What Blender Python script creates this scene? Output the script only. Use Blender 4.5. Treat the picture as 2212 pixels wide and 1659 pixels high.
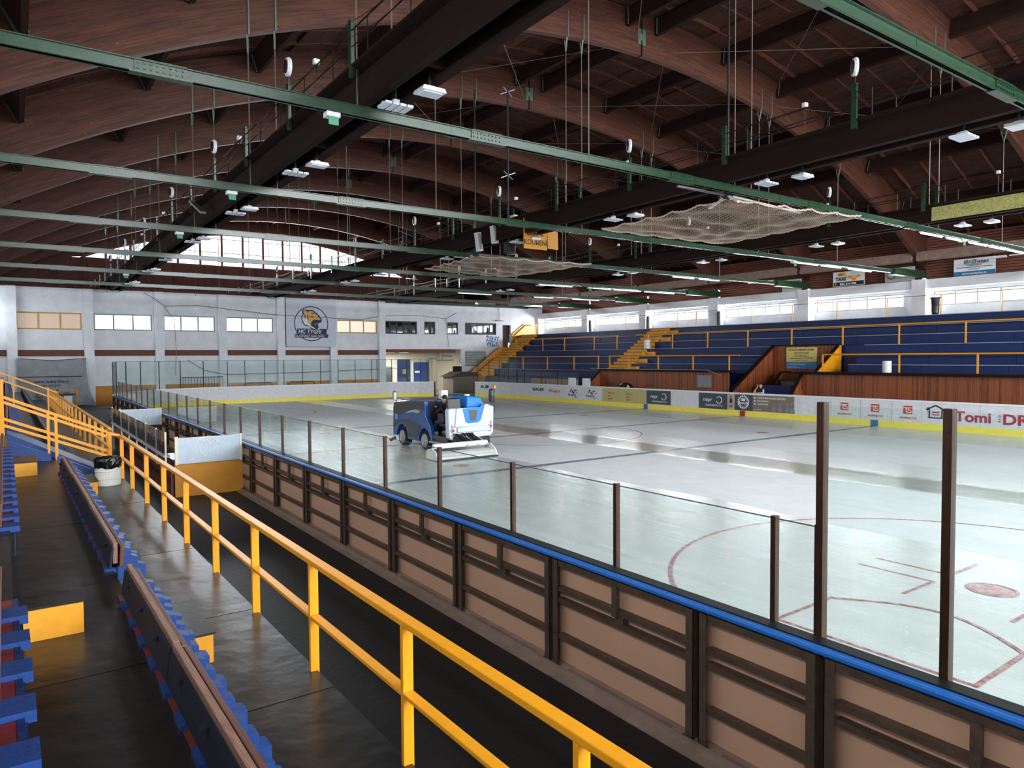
import bpy, bmesh, math, random
from mathutils import Vector, Matrix
random.seed(7)
for o in list(bpy.data.objects): bpy.data.objects.remove(o)
SC = bpy.context.scene
COL = SC.collection
sin, cos, pi, rad = math.sin, math.cos, math.pi, math.radians

# ------------------------------------------------------------------ camera
YAW, PITCH, ROLL, FPX, CAMH = 0.6136, 0.0379, -0.0067, 1523.19, 3.4507
fw = Vector((sin(YAW)*cos(PITCH), cos(YAW)*cos(PITCH), -sin(PITCH)))
r0 = Vector((cos(YAW), -sin(YAW), 0)); u0 = r0.cross(fw)
rr = r0*cos(ROLL) + u0*sin(ROLL); uu = -r0*sin(ROLL) + u0*cos(ROLL)
cd = bpy.data.cameras.new('camera'); cam = bpy.data.objects.new('camera', cd); COL.objects.link(cam)
m = Matrix.Identity(4)
for i in range(3):
    m[i][0] = rr[i]; m[i][1] = uu[i]; m[i][2] = -fw[i]
m[2][3] = CAMH
cam.matrix_world = m
cd.sensor_fit = 'HORIZONTAL'; cd.sensor_width = 36; cd.lens = 36*FPX/2212
cd.clip_start = .05; cd.clip_end = 500
SC.camera = cam
# ------------------------------------------------------------------ exposure, world, daylight
SC.view_settings.view_transform = 'Standard'; SC.view_settings.look = 'None'
SC.view_settings.gamma = 1; SC.view_settings.use_curve_mapping = False
SC.view_settings.exposure = 0.5
W = bpy.data.worlds.new('overcast'); SC.world = W; W.use_nodes = True
bg = W.node_tree.nodes['Background']; bg.inputs[0].default_value = (.80, .90, 1, 1); bg.inputs[1].default_value = 1.6

def daylight(name, loc, size, direction, power, color=(.95, .975, 1)):
    l = bpy.data.lights.new(name, 'AREA'); l.shape = 'RECTANGLE'; l.size, l.size_y = size
    l.energy = power; l.color = color
    o = bpy.data.objects.new(name, l); COL.objects.link(o); o.location = loc
    d = Vector(direction)
    q = d.to_track_quat('-Z', 'Y'); o.rotation_euler = q.to_euler()
    return o
PI_ = 1.0
# far lunette, near lunette behind the viewer, side windows of the right wall, unseen left wall windows added to brighten boards and ice
daylight('daylight_far_lunette', (21.9, 77.6, 14.6), (33.5, 3.7), (0, -1, -.45), 9500)
daylight('daylight_near_lunette', (21.9, -18.4, 12.2), (38, 7), (0, 1, -.9), 14500)
BAYS_R = [(-1.8, 5.3), (6.1, 13.2), (14.0, 21.1), (21.9, 29.0), (29.8, 36.9), (37.7, 44.8), (45.6, 52.7), (53.5, 60.4)]
for a, b in BAYS_R:
    daylight('daylight_side_window', (47.75, (a+b)/2+.4, 6.95), (6.0, .9), (-1, 0, -.8), 760)
    daylight('daylight_left_fill', (-3.3, (a+b)/2+.4, 6.95), (6.0, .9), (1, 0, -.6), 270)
daylight('daylight_back_window', (22, -19.6, 6.4), (40, 1.3), (0, 1, -.6), 6000)

# ------------------------------------------------------------------ materials
def lin(r, g, b):
    f = lambda c: ((c/255+.055)/1.055)**2.4 if c/255 > .04045 else c/255/12.92
    return (f(r), f(g), f(b), 1)
MATS = {}
def mat(name, col, rough=.6, metal=0, var=0, vscale=3, bump=0, bscale=30, spec=.5, stretch=None, col2=None, coords='Object', coat=0):
    if name in MATS: return MATS[name]
    m = bpy.data.materials.new(name); m.use_nodes = True; nt = m.node_tree; n = nt.nodes; L = nt.links
    p = n['Principled BSDF']; p.inputs['Roughness'].default_value = rough; p.inputs['Metallic'].default_value = metal
    p.inputs['Specular IOR Level'].default_value = spec; p.inputs['Coat Weight'].default_value = coat
    c = lin(*col); p.inputs['Base Color'].default_value = c
    if var or bump:
        tc = n.new('ShaderNodeTexCoord'); mp = n.new('ShaderNodeMapping'); L.new(tc.outputs[coords], mp.inputs[0])
        if stretch: mp.inputs['Scale'].default_value = stretch
    if var:
        nz = n.new('ShaderNodeTexNoise'); nz.inputs['Scale'].default_value = vscale; nz.inputs['Detail'].default_value = 6
        nz.inputs['Roughness'].default_value = .65
        L.new(mp.outputs[0], nz.inputs[0])
        cr = n.new('ShaderNodeValToRGB'); cr.color_ramp.elements[0].position = .3; cr.color_ramp.elements[1].position = .7
        d = lin(*col2) if col2 else tuple(x*(1-var) for x in c[:3])+(1,)
        cr.color_ramp.elements[0].color = d
        cr.color_ramp.elements[1].color = c if col2 else tuple(min(1, x*(1+var*.5)) for x in c[:3])+(1,)
        L.new(nz.outputs[0], cr.inputs[0]); L.new(cr.outputs[0], p.inputs['Base Color'])
    if bump:
        nb = n.new('ShaderNodeTexNoise'); nb.inputs['Scale'].default_value = bscale; nb.inputs['Detail'].default_value = 4
        L.new(mp.outputs[0], nb.inputs[0]); bp = n.new('ShaderNodeBump'); bp.inputs['Strength'].default_value = bump; bp.inputs['Distance'].default_value = .02
        L.new(nb.outputs[0], bp.inputs['Height']); L.new(bp.outputs[0], p.inputs['Normal'])
    MATS[name] = m; return m
def emis(name, col, s):
    m = bpy.data.materials.new(name); m.use_nodes = True; p = m.node_tree.nodes['Principled BSDF']
    p.inputs['Base Color'].default_value = lin(*col); p.inputs['Emission Color'].default_value = lin(*col); p.inputs['Emission Strength'].default_value = s
    return m
def glass(name, tint=(225, 240, 238), r=.02, refl=1.0, haze=.0):
    m = bpy.data.materials.new(name); m.use_nodes = True; nt = m.node_tree; n = nt.nodes; L = nt.links
    n.remove(n['Principled BSDF']); out = n['Material Output']
    t = n.new('ShaderNodeBsdfTransparent'); t.inputs[0].default_value = lin(*tint)
    g = n.new('ShaderNodeBsdfGlossy'); g.inputs['Roughness'].default_value = r
    f = n.new('ShaderNodeFresnel'); f.inputs[0].default_value = 1.45
    ge = n.new('ShaderNodeNewGeometry'); nb_ = n.new('ShaderNodeMath'); nb_.operation = 'SUBTRACT'; nb_.inputs[0].default_value = refl
    mb_ = n.new('ShaderNodeMath'); mb_.operation = 'MULTIPLY'; mb_.inputs[1].default_value = refl; L.new(ge.outputs['Backfacing'], mb_.inputs[0]); L.new(mb_.outputs[0], nb_.inputs[1])
    mu = n.new('ShaderNodeMath'); mu.operation = 'MULTIPLY'; L.new(nb_.outputs[0], mu.inputs[1]); L.new(f.outputs[0], mu.inputs[0])
    x = n.new('ShaderNodeMixShader'); L.new(mu.outputs[0], x.inputs[0]); L.new(t.outputs[0], x.inputs[1]); L.new(g.outputs[0], x.inputs[2])
    last = x
    if haze:
        d = n.new('ShaderNodeBsdfDiffuse'); d.inputs[0].default_value = lin(225, 235, 238)
        y = n.new('ShaderNodeMixShader'); y.inputs[0].default_value = haze; L.new(x.outputs[0], y.inputs[1]); L.new(d.outputs[0], y.inputs[2]); last = y
    L.new(last.outputs[0], out.inputs[0]); return m

M_GLASS = glass('plexiglass', (246, 251, 250), .02, 1.1, .015)
M_PANE = glass('window_glass', (250, 252, 253), .02, .6)
M_WHITE = mat('white_plaster', (232, 234, 240), .85, var=.12, vscale=1.2, bump=.15, bscale=6)
M_ORANGEWALL = mat('orange_dado', (205, 135, 55), .7, var=.15, vscale=2)
M_BROWNBAND = mat('brown_band', (110, 62, 45), .7, var=.3, vscale=4, stretch=(1, 1, 6))
M_CONC = mat('concrete', (120, 116, 110), .9, var=.25, vscale=2, bump=.2)
M_RUBBER = mat('black_rubber', (15, 12, 12), .55, var=.3, vscale=1.5, bump=.3, bscale=12)
M_TREAD = mat('worn_dark_tread', (27, 24, 23), .34, var=.45, vscale=1.6, bump=.45, bscale=3.5)
M_YEL = mat('yellow_paint', (240, 160, 24), .38, var=.08, vscale=6, bump=.1, bscale=20)
M_YELS = mat('yellow_step_paint', (232, 158, 34), .5, var=.12, vscale=6)
M_BLUE = mat('blue_paint', (14, 58, 126), .5, var=.15, vscale=8, bump=.15)
M_BLUED = mat('dark_blue_seat_paint', (11, 37, 90), .5, var=.12, vscale=2)
M_NAVY = mat('navy_back', (12, 17, 36), .7, var=.2)
M_RED = mat('red_riser', (110, 30, 34), .6, var=.35, vscale=9)
M_WOODS = mat('weathered_slat', (144, 104, 84), .5, var=.5, vscale=5, stretch=(14, 1, 14), bump=.5, bscale=10)
M_WOODR = mat('red_brown_slat', (98, 56, 40), .45, var=.35, vscale=4, stretch=(14, 1, 14))
M_GREEN = mat('green_paint_steel', (33, 64, 42), .25, spec=.8, var=.25, vscale=3, stretch=(1, 6, 6), bump=.08)
M_GREEND = mat('green_hanger', (88, 108, 92), .5, var=.3, vscale=8)
M_DARKWOOD = mat('dark_girder_wood', (34, 20, 15), .85, spec=.15, var=.4, vscale=2, stretch=(6, .6, 6))
M_PURLIN = mat('purlin_wood', (52, 32, 26), .85, spec=.15, var=.35, vscale=2, stretch=(5, .5, 5))
M_STEEL = mat('black_steel', (34, 30, 28), .5, metal=.3)
M_ROD = mat('grey_rod', (120, 108, 98), .5, metal=.4)
M_BRONZE = mat('brown_steel_frame', (88, 73, 60), .45, metal=.35, var=.35, vscale=10, bump=.2, bscale=60)
M_BRONZE2 = mat('rusty_glass_post', (66, 40, 25), .38, metal=.45, var=.45, vscale=5, stretch=(8, 8, 1))
M_PANELB = mat('beige_board_back', (182, 142, 116), .8, var=.06, vscale=1)
M_BOARDW = mat('white_board_face', (226, 227, 230), .45, var=.14, vscale=3, col2=(204, 205, 210), stretch=(1, 1, 2))
M_KICK = mat('yellow_kickplate', (246, 228, 84), .45, var=.1, vscale=4)
M_CAPW = mat('white_cap', (228, 232, 238), .45)
M_CAPB = mat('blue_cap_rail', (28, 104, 190), .38, var=.1, bump=.1)
M_BLACK = mat('black_trim', (16, 16, 18), .5)
M_WPLAS = mat('white_plastic', (232, 232, 228), .4, var=.05)
M_BAG = mat('black_bag', (18, 18, 20), .22, bump=.6, bscale=9)
M_ALU = mat('pale_aluminium', (190, 194, 196), .35, metal=.6)
M_SKIN = mat('skin', (205, 150, 125), .5)
M_HAIR = mat('dark_hair', (40, 30, 26), .7)
M_CLOTH = mat('dark_cloth', (26, 26, 32), .85)
M_JEANS = mat('blue_jeans', (44, 74, 120), .85, var=.2, vscale=20)
M_LETB = mat('blue_lettering', (52, 110, 165), .6)
M_LETD = mat('dark_lettering', (36, 40, 60), .6)
M_LETR = mat('red_lettering', (190, 60, 52), .6)
M_LETM = mat('magenta_lettering', (160, 34, 60), .6)
M_LETW = mat('white_lettering', (228, 230, 232), .6)
M_LETG = mat('grey_lettering', (130, 130, 134), .6)
M_LETBR = mat('gold_shadow_lettering', (110, 96, 60), .6)
M_DARKAD = mat('dark_grey_ad', (62, 70, 80), .5)
M_GOLDAD = mat('pale_gold_ad', (196, 178, 120), .5, var=.15, vscale=14)
M_OCHRE = mat('ochre_sign', (206, 140, 24), .5, var=.08)
M_SPK = mat('white_speaker', (214, 214, 210), .5)
M_LAMPW = mat('lamp_white', (220, 224, 226), .35)
M_TUBE = emis('tube_lamp_lit', (225, 240, 250), .8)
M_LIT = emis('lamp_lit', (255, 248, 225), 6)
M_DIFF = mat('lamp_diffuser', (214, 222, 236), .3)
M_YFOAM = mat('yellow_foam', (176, 172, 104), .9, var=.5, vscale=16, bump=.6, bscale=20)
M_TARP = mat('grey_tarp', (150, 154, 158), .8, var=.2, vscale=2)

def wood_uv(name, col, col2, us, vs, lam, rough=.6, spots=True):
    m = bpy.data.materials.new(name); m.use_nodes = True; nt = m.node_tree; n = nt.nodes; L = nt.links
    p = n['Principled BSDF']; p.inputs['Roughness'].default_value = rough; p.inputs['Specular IOR Level'].default_value = .35
    tc = n.new('ShaderNodeTexCoord'); mp = n.new('ShaderNodeMapping'); L.new(tc.outputs['UV'], mp.inputs[0]); mp.inputs['Scale'].default_value = (us, vs, 1)
    nz = n.new('ShaderNodeTexNoise'); nz.inputs['Scale'].default_value = 1; nz.inputs['Detail'].default_value = 7; nz.inputs['Roughness'].default_value = .7
    L.new(mp.outputs[0], nz.inputs[0])
    cr = n.new('ShaderNodeValToRGB'); e = cr.color_ramp.elements; e[0].position = .33; e[1].position = .66; e[0].color = lin(*col2); e[1].color = lin(*col)
    L.new(nz.outputs[0], cr.inputs[0])
    # lamella bricks
    br = n.new('ShaderNodeTexBrick'); L.new(tc.outputs['UV'], br.inputs['Vector'])
    br.inputs['Scale'].default_value = 1; br.inputs['Brick Width'].default_value = 1.7; br.inputs['Row Height'].default_value = lam
    br.inputs['Mortar Size'].default_value = lam*.06; br.inputs['Mortar Smooth'].default_value = .5
    br.inputs['Color1'].default_value = (.72, .72, .72, 1); br.inputs['Color2'].default_value = (1.08, 1.0, .98, 1); br.inputs['Mortar'].default_value = (.5, .5, .5, 1)
    mx = n.new('ShaderNodeMix'); mx.data_type = 'RGBA'; mx.blend_type = 'MULTIPLY'; mx.inputs[0].default_value = 1
    L.new(cr.outputs[0], mx.inputs[6]); L.new(br.outputs[0], mx.inputs[7])
    last = mx.outputs[2]
    if spots:
        n2 = n.new('ShaderNodeTexNoise'); n2.inputs['Scale'].default_value = 1; n2.inputs['Detail'].default_value = 2
        mp2 = n.new('ShaderNodeMapping'); mp2.inputs['Scale'].default_value = (3.2, 22, 1); L.new(tc.outputs['UV'], mp2.inputs[0]); L.new(mp2.outputs[0], n2.inputs[0])
        c2 = n.new('ShaderNodeValToRGB'); c2.color_ramp.elements[0].position = .74; c2.color_ramp.elements[1].position = .78; L.new(n2.outputs[0], c2.inputs[0])
        m2 = n.new('ShaderNodeMix'); m2.data_type = 'RGBA'; L.new(c2.outputs[0], m2.inputs[0]); L.new(last, m2.inputs[6]); m2.inputs[7].default_value = lin(190, 132, 104)
        last = m2.outputs[2]
    L.new(last, p.inputs['Base Color']); return m
M_ARCH = wood_uv('glulam_arch', (106, 63, 46), (60, 34, 26), .8, 14, .075)
M_DECK = wood_uv('roof_deck', (98, 60, 44), (52, 32, 26), 1.2, 9, .14, .75, False)
M_RAFT = wood_uv('rafter_wood', (146, 90, 75), (102, 62, 54), .8, 8, .5, .7, False)

def planks(name, col, col2, w, rough=.55, axis='Y'):
    m = bpy.data.materials.new(name); m.use_nodes = True; nt = m.node_tree; n = nt.nodes; L = nt.links
    p = n['Principled BSDF']; p.inputs['Roughness'].default_value = rough
    tc = n.new('ShaderNodeTexCoord'); sp = n.new('ShaderNodeSeparateXYZ'); L.new(tc.outputs['Object'], sp.inputs[0])
    a = n.new('ShaderNodeMath'); a.operation = 'DIVIDE'; a.inputs[1].default_value = w
    if axis == 'XY':
        s_ = n.new('ShaderNodeMath'); s_.operation = 'ADD'; L.new(sp.outputs[0], s_.inputs[0]); L.new(sp.outputs[1], s_.inputs[1]); L.new(s_.outputs[0], a.inputs[0])
    else: L.new(sp.outputs[{'X': 0, 'Y': 1, 'Z': 2}[axis]], a.inputs[0])
    fl = n.new('ShaderNodeMath'); fl.operation = 'FLOOR'; L.new(a.outputs[0], fl.inputs[0])
    fr = n.new('ShaderNodeMath'); fr.operation = 'FRACT'; L.new(a.outputs[0], fr.inputs[0])
    wn = n.new('ShaderNodeTexWhiteNoise'); wn.noise_dimensions = '1D'; L.new(fl.outputs[0], wn.inputs['W'])
    nz = n.new('ShaderNodeTexNoise'); nz.inputs['Scale'].default_value = 5; nz.inputs['Detail'].default_value = 4
    mp = n.new('ShaderNodeMapping'); mp.inputs['Scale'].default_value = (3, 3, .5); L.new(tc.outputs['Object'], mp.inputs[0]); L.new(mp.outputs[0], nz.inputs[0])
    ad = n.new('ShaderNodeMath'); ad.operation = 'ADD'; L.new(wn.outputs[0], ad.inputs[0]); L.new(nz.outputs[0], ad.inputs[1])
    cr = n.new('ShaderNodeValToRGB'); e = cr.color_ramp.elements; e[0].position = .4; e[1].position = 1.4 if False else 1.0; e[0].color = lin(*col2); e[1].color = lin(*col)
    L.new(ad.outputs[0], cr.inputs[0])
    gt = n.new('ShaderNodeMath'); gt.operation = 'GREATER_THAN'; gt.inputs[1].default_value = .93; L.new(fr.outputs[0], gt.inputs[0])
    mx = n.new('ShaderNodeMix'); mx.data_type = 'RGBA'; L.new(gt.outputs[0], mx.inputs[0]); L.new(cr.outputs[0], mx.inputs[6]); mx.inputs[7].default_value = lin(*[c*.45 for c in col2])
    L.new(mx.outputs[2], p.inputs['Base Color']); return m
M_MATCH = planks('matchboard_wood', (150, 80, 42), (98, 50, 28), .1, .5, 'XY')
M_GABLE = planks('gable_boards', (96, 50, 40), (62, 32, 27), .14, .7, 'XY')

# ------------------------------------------------------------------ mesh builder
class MB:
    def __init__(s): s.v = []; s.f = []; s.uv = []
    def face(s, idx, uv=None): s.f.append(idx); s.uv.append(uv)
    def box(s, x0, y0, z0, x1, y1, z1):
        b = len(s.v); s.v += [(x0,y0,z0),(x1,y0,z0),(x1,y1,z0),(x0,y1,z0),(x0,y0,z1),(x1,y0,z1),(x1,y1,z1),(x0,y1,z1)]
        for q in ((0,3,2,1),(4,5,6,7),(0,1,5,4),(1,2,6,5),(2,3,7,6),(3,0,4,7)): s.face([b+i for i in q])
        return s
    def bar(s, p, q, w, h, up=(0,0,1)):
        p = Vector(p); q = Vector(q); d = (q-p).normalized(); up = Vector(up)
        if abs(d.dot(up)) > .99: up = Vector((0,1,0))
        a = d.cross(up).normalized(); c = a.cross(d).normalized(); a *= w/2; c *= h/2; b = len(s.v)
        for e in (p, q):
            for t in (-a-c, a-c, a+c, -a+c): s.v.append(tuple(e+t))
        for k in ((0,1,2,3),(7,6,5,4),(0,4,5,1),(1,5,6,2),(2,6,7,3),(3,7,4,0)): s.face([b+i for i in k])
        return s
    def tube(s, pts, r, n=6, closed=False):
        pts = [Vector(p) for p in pts]; b = len(s.v); N = len(pts)
        rs = r if isinstance(r, (list, tuple)) else [r]*N
        for i, p in enumerate(pts):
            if closed: d = pts[(i+1)%N]-pts[i-1]
            else: d = pts[min(i+1, N-1)]-pts[max(i-1, 0)]
            d = d.normalized() if d.length > 1e-9 else Vector((0,0,1)); up = Vector((0,0,1)) if abs(d.z) < .9 else Vector((1,0,0))
            a = d.cross(up).normalized(); c = a.cross(d)
            for k in range(n):
                t = 2*pi*k/n; s.v.append(tuple(p+(a*cos(t)+c*sin(t))*rs[i]))
        for i in range(N if closed else N-1):
            for k in range(n):
                j = (i+1) % N
                s.face([b+i*n+k, b+i*n+(k+1)%n, b+j*n+(k+1)%n, b+j*n+k])
        if not closed:
            s.face([b+k for k in range(n)][::-1]); s.face([b+(N-1)*n+k for k in range(n)])
        return s
    def lathe(s, prof, c, n=20, axis='Z'):
        b = len(s.v); N = len(prof)
        for r, h in prof:
            for k in range(n):
                t = 2*pi*k/n; x, y = r*cos(t), r*sin(t)
                if axis == 'Z': s.v.append((c[0]+x, c[1]+y, c[2]+h))
                elif axis == 'Y': s.v.append((c[0]+x, c[1]+h, c[2]+y))
                else: s.v.append((c[0]+h, c[1]+x, c[2]+y))
        for i in range(N-1):
            for k in range(n): s.face([b+i*n+k, b+i*n+(k+1)%n, b+(i+1)*n+(k+1)%n, b+(i+1)*n+k])
        s.face([b+k for k in range(n)][::-1]); s.face([b+(N-1)*n+k for k in range(n)])
        return s
    def prism(s, poly, axis, a0, a1):
        """extrude a 2-D polygon along an axis: X -> (y,z), Y -> (x,z), Z -> (x,y)"""
        b = len(s.v); n = len(poly)
        for a in (a0, a1):
            for p in poly:
                s.v.append({'X': (a, p[0], p[1]), 'Y': (p[0], a, p[1]), 'Z': (p[0], p[1], a)}[axis])
        s.face(list(range(b, b+n))[::-1]); s.face(list(range(b+n, b+2*n)))
        for i in range(n): j = (i+1) % n; s.face([b+i, b+j, b+n+j, b+n+i])
        return s
    def quad(s, a, b_, c, d):
        b = len(s.v); s.v += [tuple(a), tuple(b_), tuple(c), tuple(d)]; s.face([b, b+1, b+2, b+3]); return s
    def mesh(s, name, mt, off=(0,0,0), fix=True):
        me = bpy.data.meshes.new(name)
        me.from_pydata([(v[0]-off[0], v[1]-off[1], v[2]-off[2]) for v in s.v], [], s.f)
        if any(u is not None for u in s.uv):
            ul = me.uv_layers.new(name='UVMap'); i = 0
            for u, f in zip(s.uv, s.f):
                for k in range(len(f)): ul.data[i].uv = u[k] if u else (0, 0); i += 1
        if fix:
            bm = bmesh.new(); bm.from_mesh(me); bmesh.ops.recalc_face_normals(bm, faces=bm.faces); bm.to_mesh(me); bm.free()
        me.materials.append(mt); return me
    def build(s, name, mt, parent=None, smooth=False, bevel=0, off=None):
        base = off if off is not None else (BASE.get(root_of(parent).name, (0,0,0)) if parent else (0,0,0))
        me = s.mesh(name, mt, base)
        if smooth: me.shade_smooth() if hasattr(me, 'shade_smooth') else None
        o = bpy.data.objects.new(name, me); COL.objects.link(o)
        if parent: o.parent = parent
        if bevel:
            bv = o.modifiers.new('bevel', 'BEVEL'); bv.width = bevel; bv.segments = 2; bv.limit_method = 'ANGLE'
        return o
BASE = {}
def root_of(o):
    while o.parent: o = o.parent
    return o
KROT = .0097   # the near stand is turned slightly against the rink
def thing(name, label, cat, base=(0,0,0), group=None, rot=0, kind=None):
    o = bpy.data.objects.new(name, None); COL.objects.link(o); o.empty_display_size = .2
    o.rotation_euler = (0, 0, rot)
    b = Vector(base); o.location = Matrix.Rotation(rot, 3, 'Z') @ b
    BASE[o.name] = tuple(base); o['label'] = label; o['category'] = cat
    if group: o['group'] = group
    if kind: o['kind'] = kind
    return o
def tag(o, label, cat, group=None, kind=None):
    o['label'] = label; o['category'] = cat
    if group: o['group'] = group
    if kind: o['kind'] = kind
    return o
def struct(name, mb, mt, parent=None, label=None):
    o = mb.build(name, mt, parent)
    if not parent: o['kind'] = 'structure'
    if label: o['label'] = label
    return o
def clone(o, parent, dloc=(0,0,0)):
    c = o.copy(); COL.objects.link(c); c.parent = parent; c.location = Vector(o.location)+Vector(dloc); return c
ORD = ['first','second','third','fourth','fifth','sixth','seventh','eighth','ninth','tenth','eleventh','twelfth','thirteenth','fourteenth','fifteenth','sixteenth','seventeenth','eighteenth','nineteenth','twentieth']

def text(s, size, org, xd, ud, mt, parent, name='lettering', align='LEFT', ext=.003, off=0, sx=1, shear=0):
    c = bpy.data.curves.new('t', 'FONT'); c.body = s; c.size = size; c.align_x = align; c.extrude = ext; c.offset = off; c.shear = shear
    c.resolution_u = 3
    o = bpy.data.objects.new('t', c); COL.objects.link(o)
    dg = bpy.context.evaluated_depsgraph_get(); me = bpy.data.meshes.new_from_object(o.evaluated_get(dg))
    bpy.data.objects.remove(o); bpy.data.curves.remove(c)
    xd = Vector(xd).normalized(); ud = Vector(ud).normalized(); nd = xd.cross(ud)
    base = Vector(BASE.get(root_of(parent).name, (0,0,0))) if parent else Vector((0,0,0))
    M = Matrix.Identity(4)
    for i in range(3): M[i][0] = xd[i]*sx; M[i][1] = ud[i]; M[i][2] = nd[i]; M[i][3] = org[i]-base[i]
    me.transform(M); me.materials.clear(); me.materials.append(mt)
    q = bpy.data.objects.new(name, me); COL.objects.link(q)
    if parent: q.parent = parent
    return q
def skin(name, joints, edges, mt, parent=None, base=(0,0,0), sub=2, rot=None):
    """one continuous skinned surface from (point, radius) joints"""
    me = bpy.data.meshes.new('s'); me.from_pydata([Vector(j[0])-Vector(base) for j in joints], edges, [])
    o = bpy.data.objects.new('s', me); COL.objects.link(o)
    sk = o.modifiers.new('s', 'SKIN'); sk.use_smooth_shade = True
    for i, j in enumerate(joints):
        r = j[1]; me.skin_vertices[0].data[i].radius = r if isinstance(r, tuple) else (r, r)
    me.skin_vertices[0].data[0].use_root = True
    sb = o.modifiers.new('b', 'SUBSURF'); sb.levels = sub; sb.render_levels = sub
    dg = bpy.context.evaluated_depsgraph_get(); m2 = bpy.data.meshes.new_from_object(o.evaluated_get(dg))
    bpy.data.objects.remove(o); bpy.data.meshes.remove(me)
    m2.materials.clear(); m2.materials.append(mt); m2.name = name
    q = bpy.data.objects.new(name, m2); COL.objects.link(q)
    if parent: q.parent = parent
    return q
def ell(c, r, n=12, mcount=8):
    prof = []
    mb = MB(); b = 0
    for i in range(mcount+1):
        a = -pi/2+pi*i/mcount
        for k in range(n):
            t = 2*pi*k/n; mb.v.append((c[0]+r[0]*cos(a)*cos(t), c[1]+r[1]*cos(a)*sin(t), c[2]+r[2]*sin(a)))
    for i in range(mcount):
        for k in range(n): mb.face([i*n+k, i*n+(k+1)%n, (i+1)*n+(k+1)%n, (i+1)*n+k])
    return mb

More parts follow.
